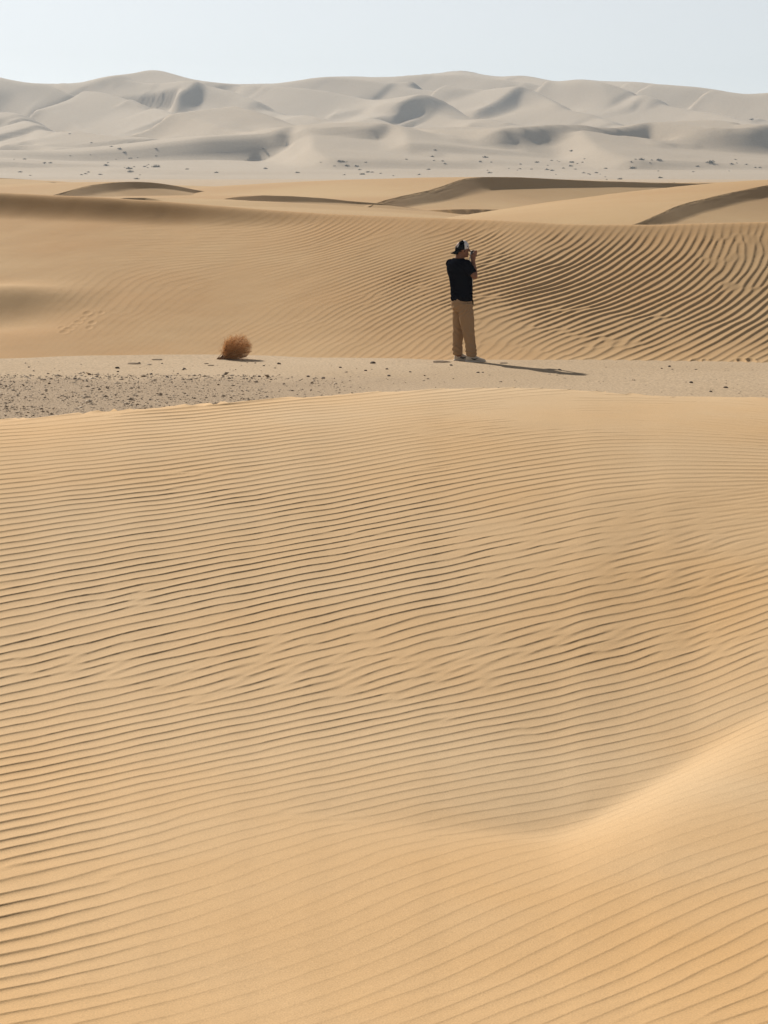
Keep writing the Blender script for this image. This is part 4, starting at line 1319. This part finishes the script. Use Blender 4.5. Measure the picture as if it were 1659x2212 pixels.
    # ---- cap worn backwards: black front panels at the back of the head, white mesh over the forehead
    def dome(cond, off, mat, name, parent):
        bm = bmesh.new()
        NU, NVv = 40, 14
        grid = []
        for i in range(NVv + 1):
            ph = math.pi / 2 * i / NVv
            row = []
            for k in range(NU):
                th = 2 * math.pi * k / NU
                fx, ry, uz = math.cos(th) * math.cos(ph), math.sin(th) * math.cos(ph), math.sin(ph)
                rim = -.018 if i == 0 else 0
                tilt = .020 * fx                           # rim is lower at the nape
                q = hp(-.006 + (.104 + off) * fx * (1 - .12 * uz), (.087 + off) * ry, .020 + tilt + rim + (.112 + off) * uz ** .9)
                row.append(bm.verts.new(q))
            grid.append(row)
        for i in range(NVv):
            for k in range(NU):
                th = 2 * math.pi * (k + .5) / NU
                if cond(math.cos(th) * math.cos(math.pi / 2 * (i + .5) / NVv)):
                    bm.faces.new((grid[i][k], grid[i][(k + 1) % NU], grid[i + 1][(k + 1) % NU], grid[i + 1][k]))
        bmesh.ops.delete(bm, geom=[v for v in bm.verts if not v.link_faces], context='VERTS')
        bmesh.ops.remove_doubles(bm, verts=bm.verts, dist=.0004)
        bmesh.ops.solidify(bm, geom=bm.faces[:], thickness=-.003)
        return simple(name, bm, mat, parent)
    cp = dome(lambda c: c < .22, 0, M_BLACK, 'cap', root)
    dome(lambda c: c > .18, .0008, M_MESHW, 'mesh_panel', cp)
    bm = bmesh.new()
    rows_t, rows_b = [], []
    for i in range(7):
        rr = i / 6
        rt, rb = [], []
        for k in range(13):
            th = math.pi + (k / 12 - .5) * 1.9
            q = hp(-.006 + (.100 + .072 * rr * math.cos((k / 12 - .5) * 1.5)) * math.cos(th), (.086 + .006 * rr) * math.sin(th), -.016 - .040 * rr - .012 * (abs(k / 12 - .5) * 2) ** 2 * rr)
            rt.append(bm.verts.new(q + Vector((0, 0, .002)))); rb.append(bm.verts.new(q - Vector((0, 0, .002))))
        rows_t.append(rt); rows_b.append(rb)
    for R_ in (rows_t, rows_b):
        for i in range(6):
            for k in range(12):
                bm.faces.new((R_[i][k], R_[i][k + 1], R_[i + 1][k + 1], R_[i + 1][k]))
    loop_t = rows_t[0] + [r[-1] for r in rows_t[1:]] + rows_t[-1][-2::-1] + [r[0] for r in rows_t[-2:0:-1]]
    loop_b = rows_b[0] + [r[-1] for r in rows_b[1:]] + rows_b[-1][-2::-1] + [r[0] for r in rows_b[-2:0:-1]]
    for i in range(len(loop_t)):
        j = (i + 1) % len(loop_t)
        bm.faces.new((loop_t[i], loop_t[j], loop_b[j], loop_b[i]))
    simple('brim', bm, M_BLACK, cp)
    bm = bmesh.new()
    bmesh.ops.create_icosphere(bm, subdivisions=2, radius=.007, matrix=Matrix.Translation(hp(-.006, 0, .135)))
    simple('button', bm, M_BLACK, cp)
    # white interlocking letters on the front panel (now at the back of the head) and a small dark tab on the mesh side
    def on_cap(az, el, off=.003):
        ph = el
        fx, ry, uz = math.cos(az) * math.cos(ph), math.sin(az) * math.cos(ph), math.sin(ph)
        return hp(-.006 + (.104 + off) * fx * (1 - .12 * uz), (.087 + off) * ry, .020 + .020 * fx + (.112 + off) * uz ** .9)
    A0 = math.radians(146)
    bm = bmesh.new()
    for pl in ([(-.20, .18), (-.20, .70)], [(-.20, .70), (.16, .18)], [(.16, .18), (.16, .70)], [(-.30, .86), (-.02, .50)], [(.26, .86), (-.02, .50)], [(-.02, .50), (-.02, .06)]):
        (a0, e0), (a1, e1) = pl
        pp = [on_cap(A0 + .62 * (a0 + (a1 - a0) * t), .16 + .6 * (e0 + (e1 - e0) * t)) for t in (0, .25, .5, .75, 1)]
        for x, y in zip(pp[:-1], pp[1:]):
            cap_piece(bm, x, .0021, y, .0021, 6, 2)
    simple('emblem', bm, M_WHITE, cp)
    bm = bmesh.new()
    ellip(bm, on_cap(math.radians(52), .12, .003), .008, .003, .008, YH)
    simple('side_tab', bm, M_DARK, cp)

    # ---- camera held to the face: a thing of its own
    co = bpy.data.objects.new('photo_camera', None); COL.objects.link(co)
    co.location = root.location + CB
    co.rotation_euler = (0, 0, YH)
    tag(co, "small black camera held up to the person's face with both hands", 'camera')
    def rbox(bm, c, sx, sy, sz, bev):
        r = bmesh.ops.create_cube(bm, size=1.0, matrix=Matrix.Translation(Vector(c)) @ Matrix.Diagonal((sx, sy, sz, 1)))
        es = list({e for v in r['verts'] for e in v.link_edges})
        bmesh.ops.bevel(bm, geom=es, offset=bev, segments=2, affect='EDGES')
    bm = bmesh.new()
    rbox(bm, (0, 0, 0), .034, .112, .068, .006)
    rbox(bm, (-.004, 0, .040), .034, .042, .022, .006)
    rbox(bm, (.012, -.046, -.002), .030, .022, .062, .006)
    simple('camera_body', bm, M_CAMB, co)
    bm = bmesh.new()
    for x0, x1, r in ((.017, .040, .030), (.040, .058, .027), (.058, .064, .029)):
        bmesh.ops.create_cone(bm, cap_ends=True, segments=24, radius1=r, radius2=r, depth=x1 - x0, matrix=Matrix.Translation(((x0 + x1) / 2, 0, -.002)) @ Matrix.Rotation(math.pi / 2, 4, 'Y'))
    ln = simple('lens', bm, M_CAMB, co, False)
    bm = bmesh.new()
    bmesh.ops.create_uvsphere(bm, u_segments=16, v_segments=8, radius=1, matrix=Matrix.Translation((.063, 0, -.002)) @ Matrix.Diagonal((.006, .023, .023, 1)))
    simple('front_glass', bm, M_GLASS, ln)
    # pale strap hanging from the camera down the chest
    bm = bmesh.new()
    rot = Matrix.Rotation(-YH, 3, 'Z')
    path = [rot @ (Vector(q) - CB) for q in ((.085, -.050, 1.545), (.070, -.062, 1.500), (.078, -.075, 1.455), (.098, -.080, 1.40), (.112, -.075, 1.30), (.118, -.07, 1.20), (.116, -.068, 1.13), (.108, -.06, 1.10))]
    rows = []
    for i, q in enumerate(path):
        w = Vector((.006, -.004, 0)); t = Vector((.001, .0015, 0))
        rows.append([bm.verts.new(q + w), bm.verts.new(q + t), bm.verts.new(q - w), bm.verts.new(q - t)])
    skin_rows(bm, rows)
    simple('strap', bm, M_STRAP, co)
person()
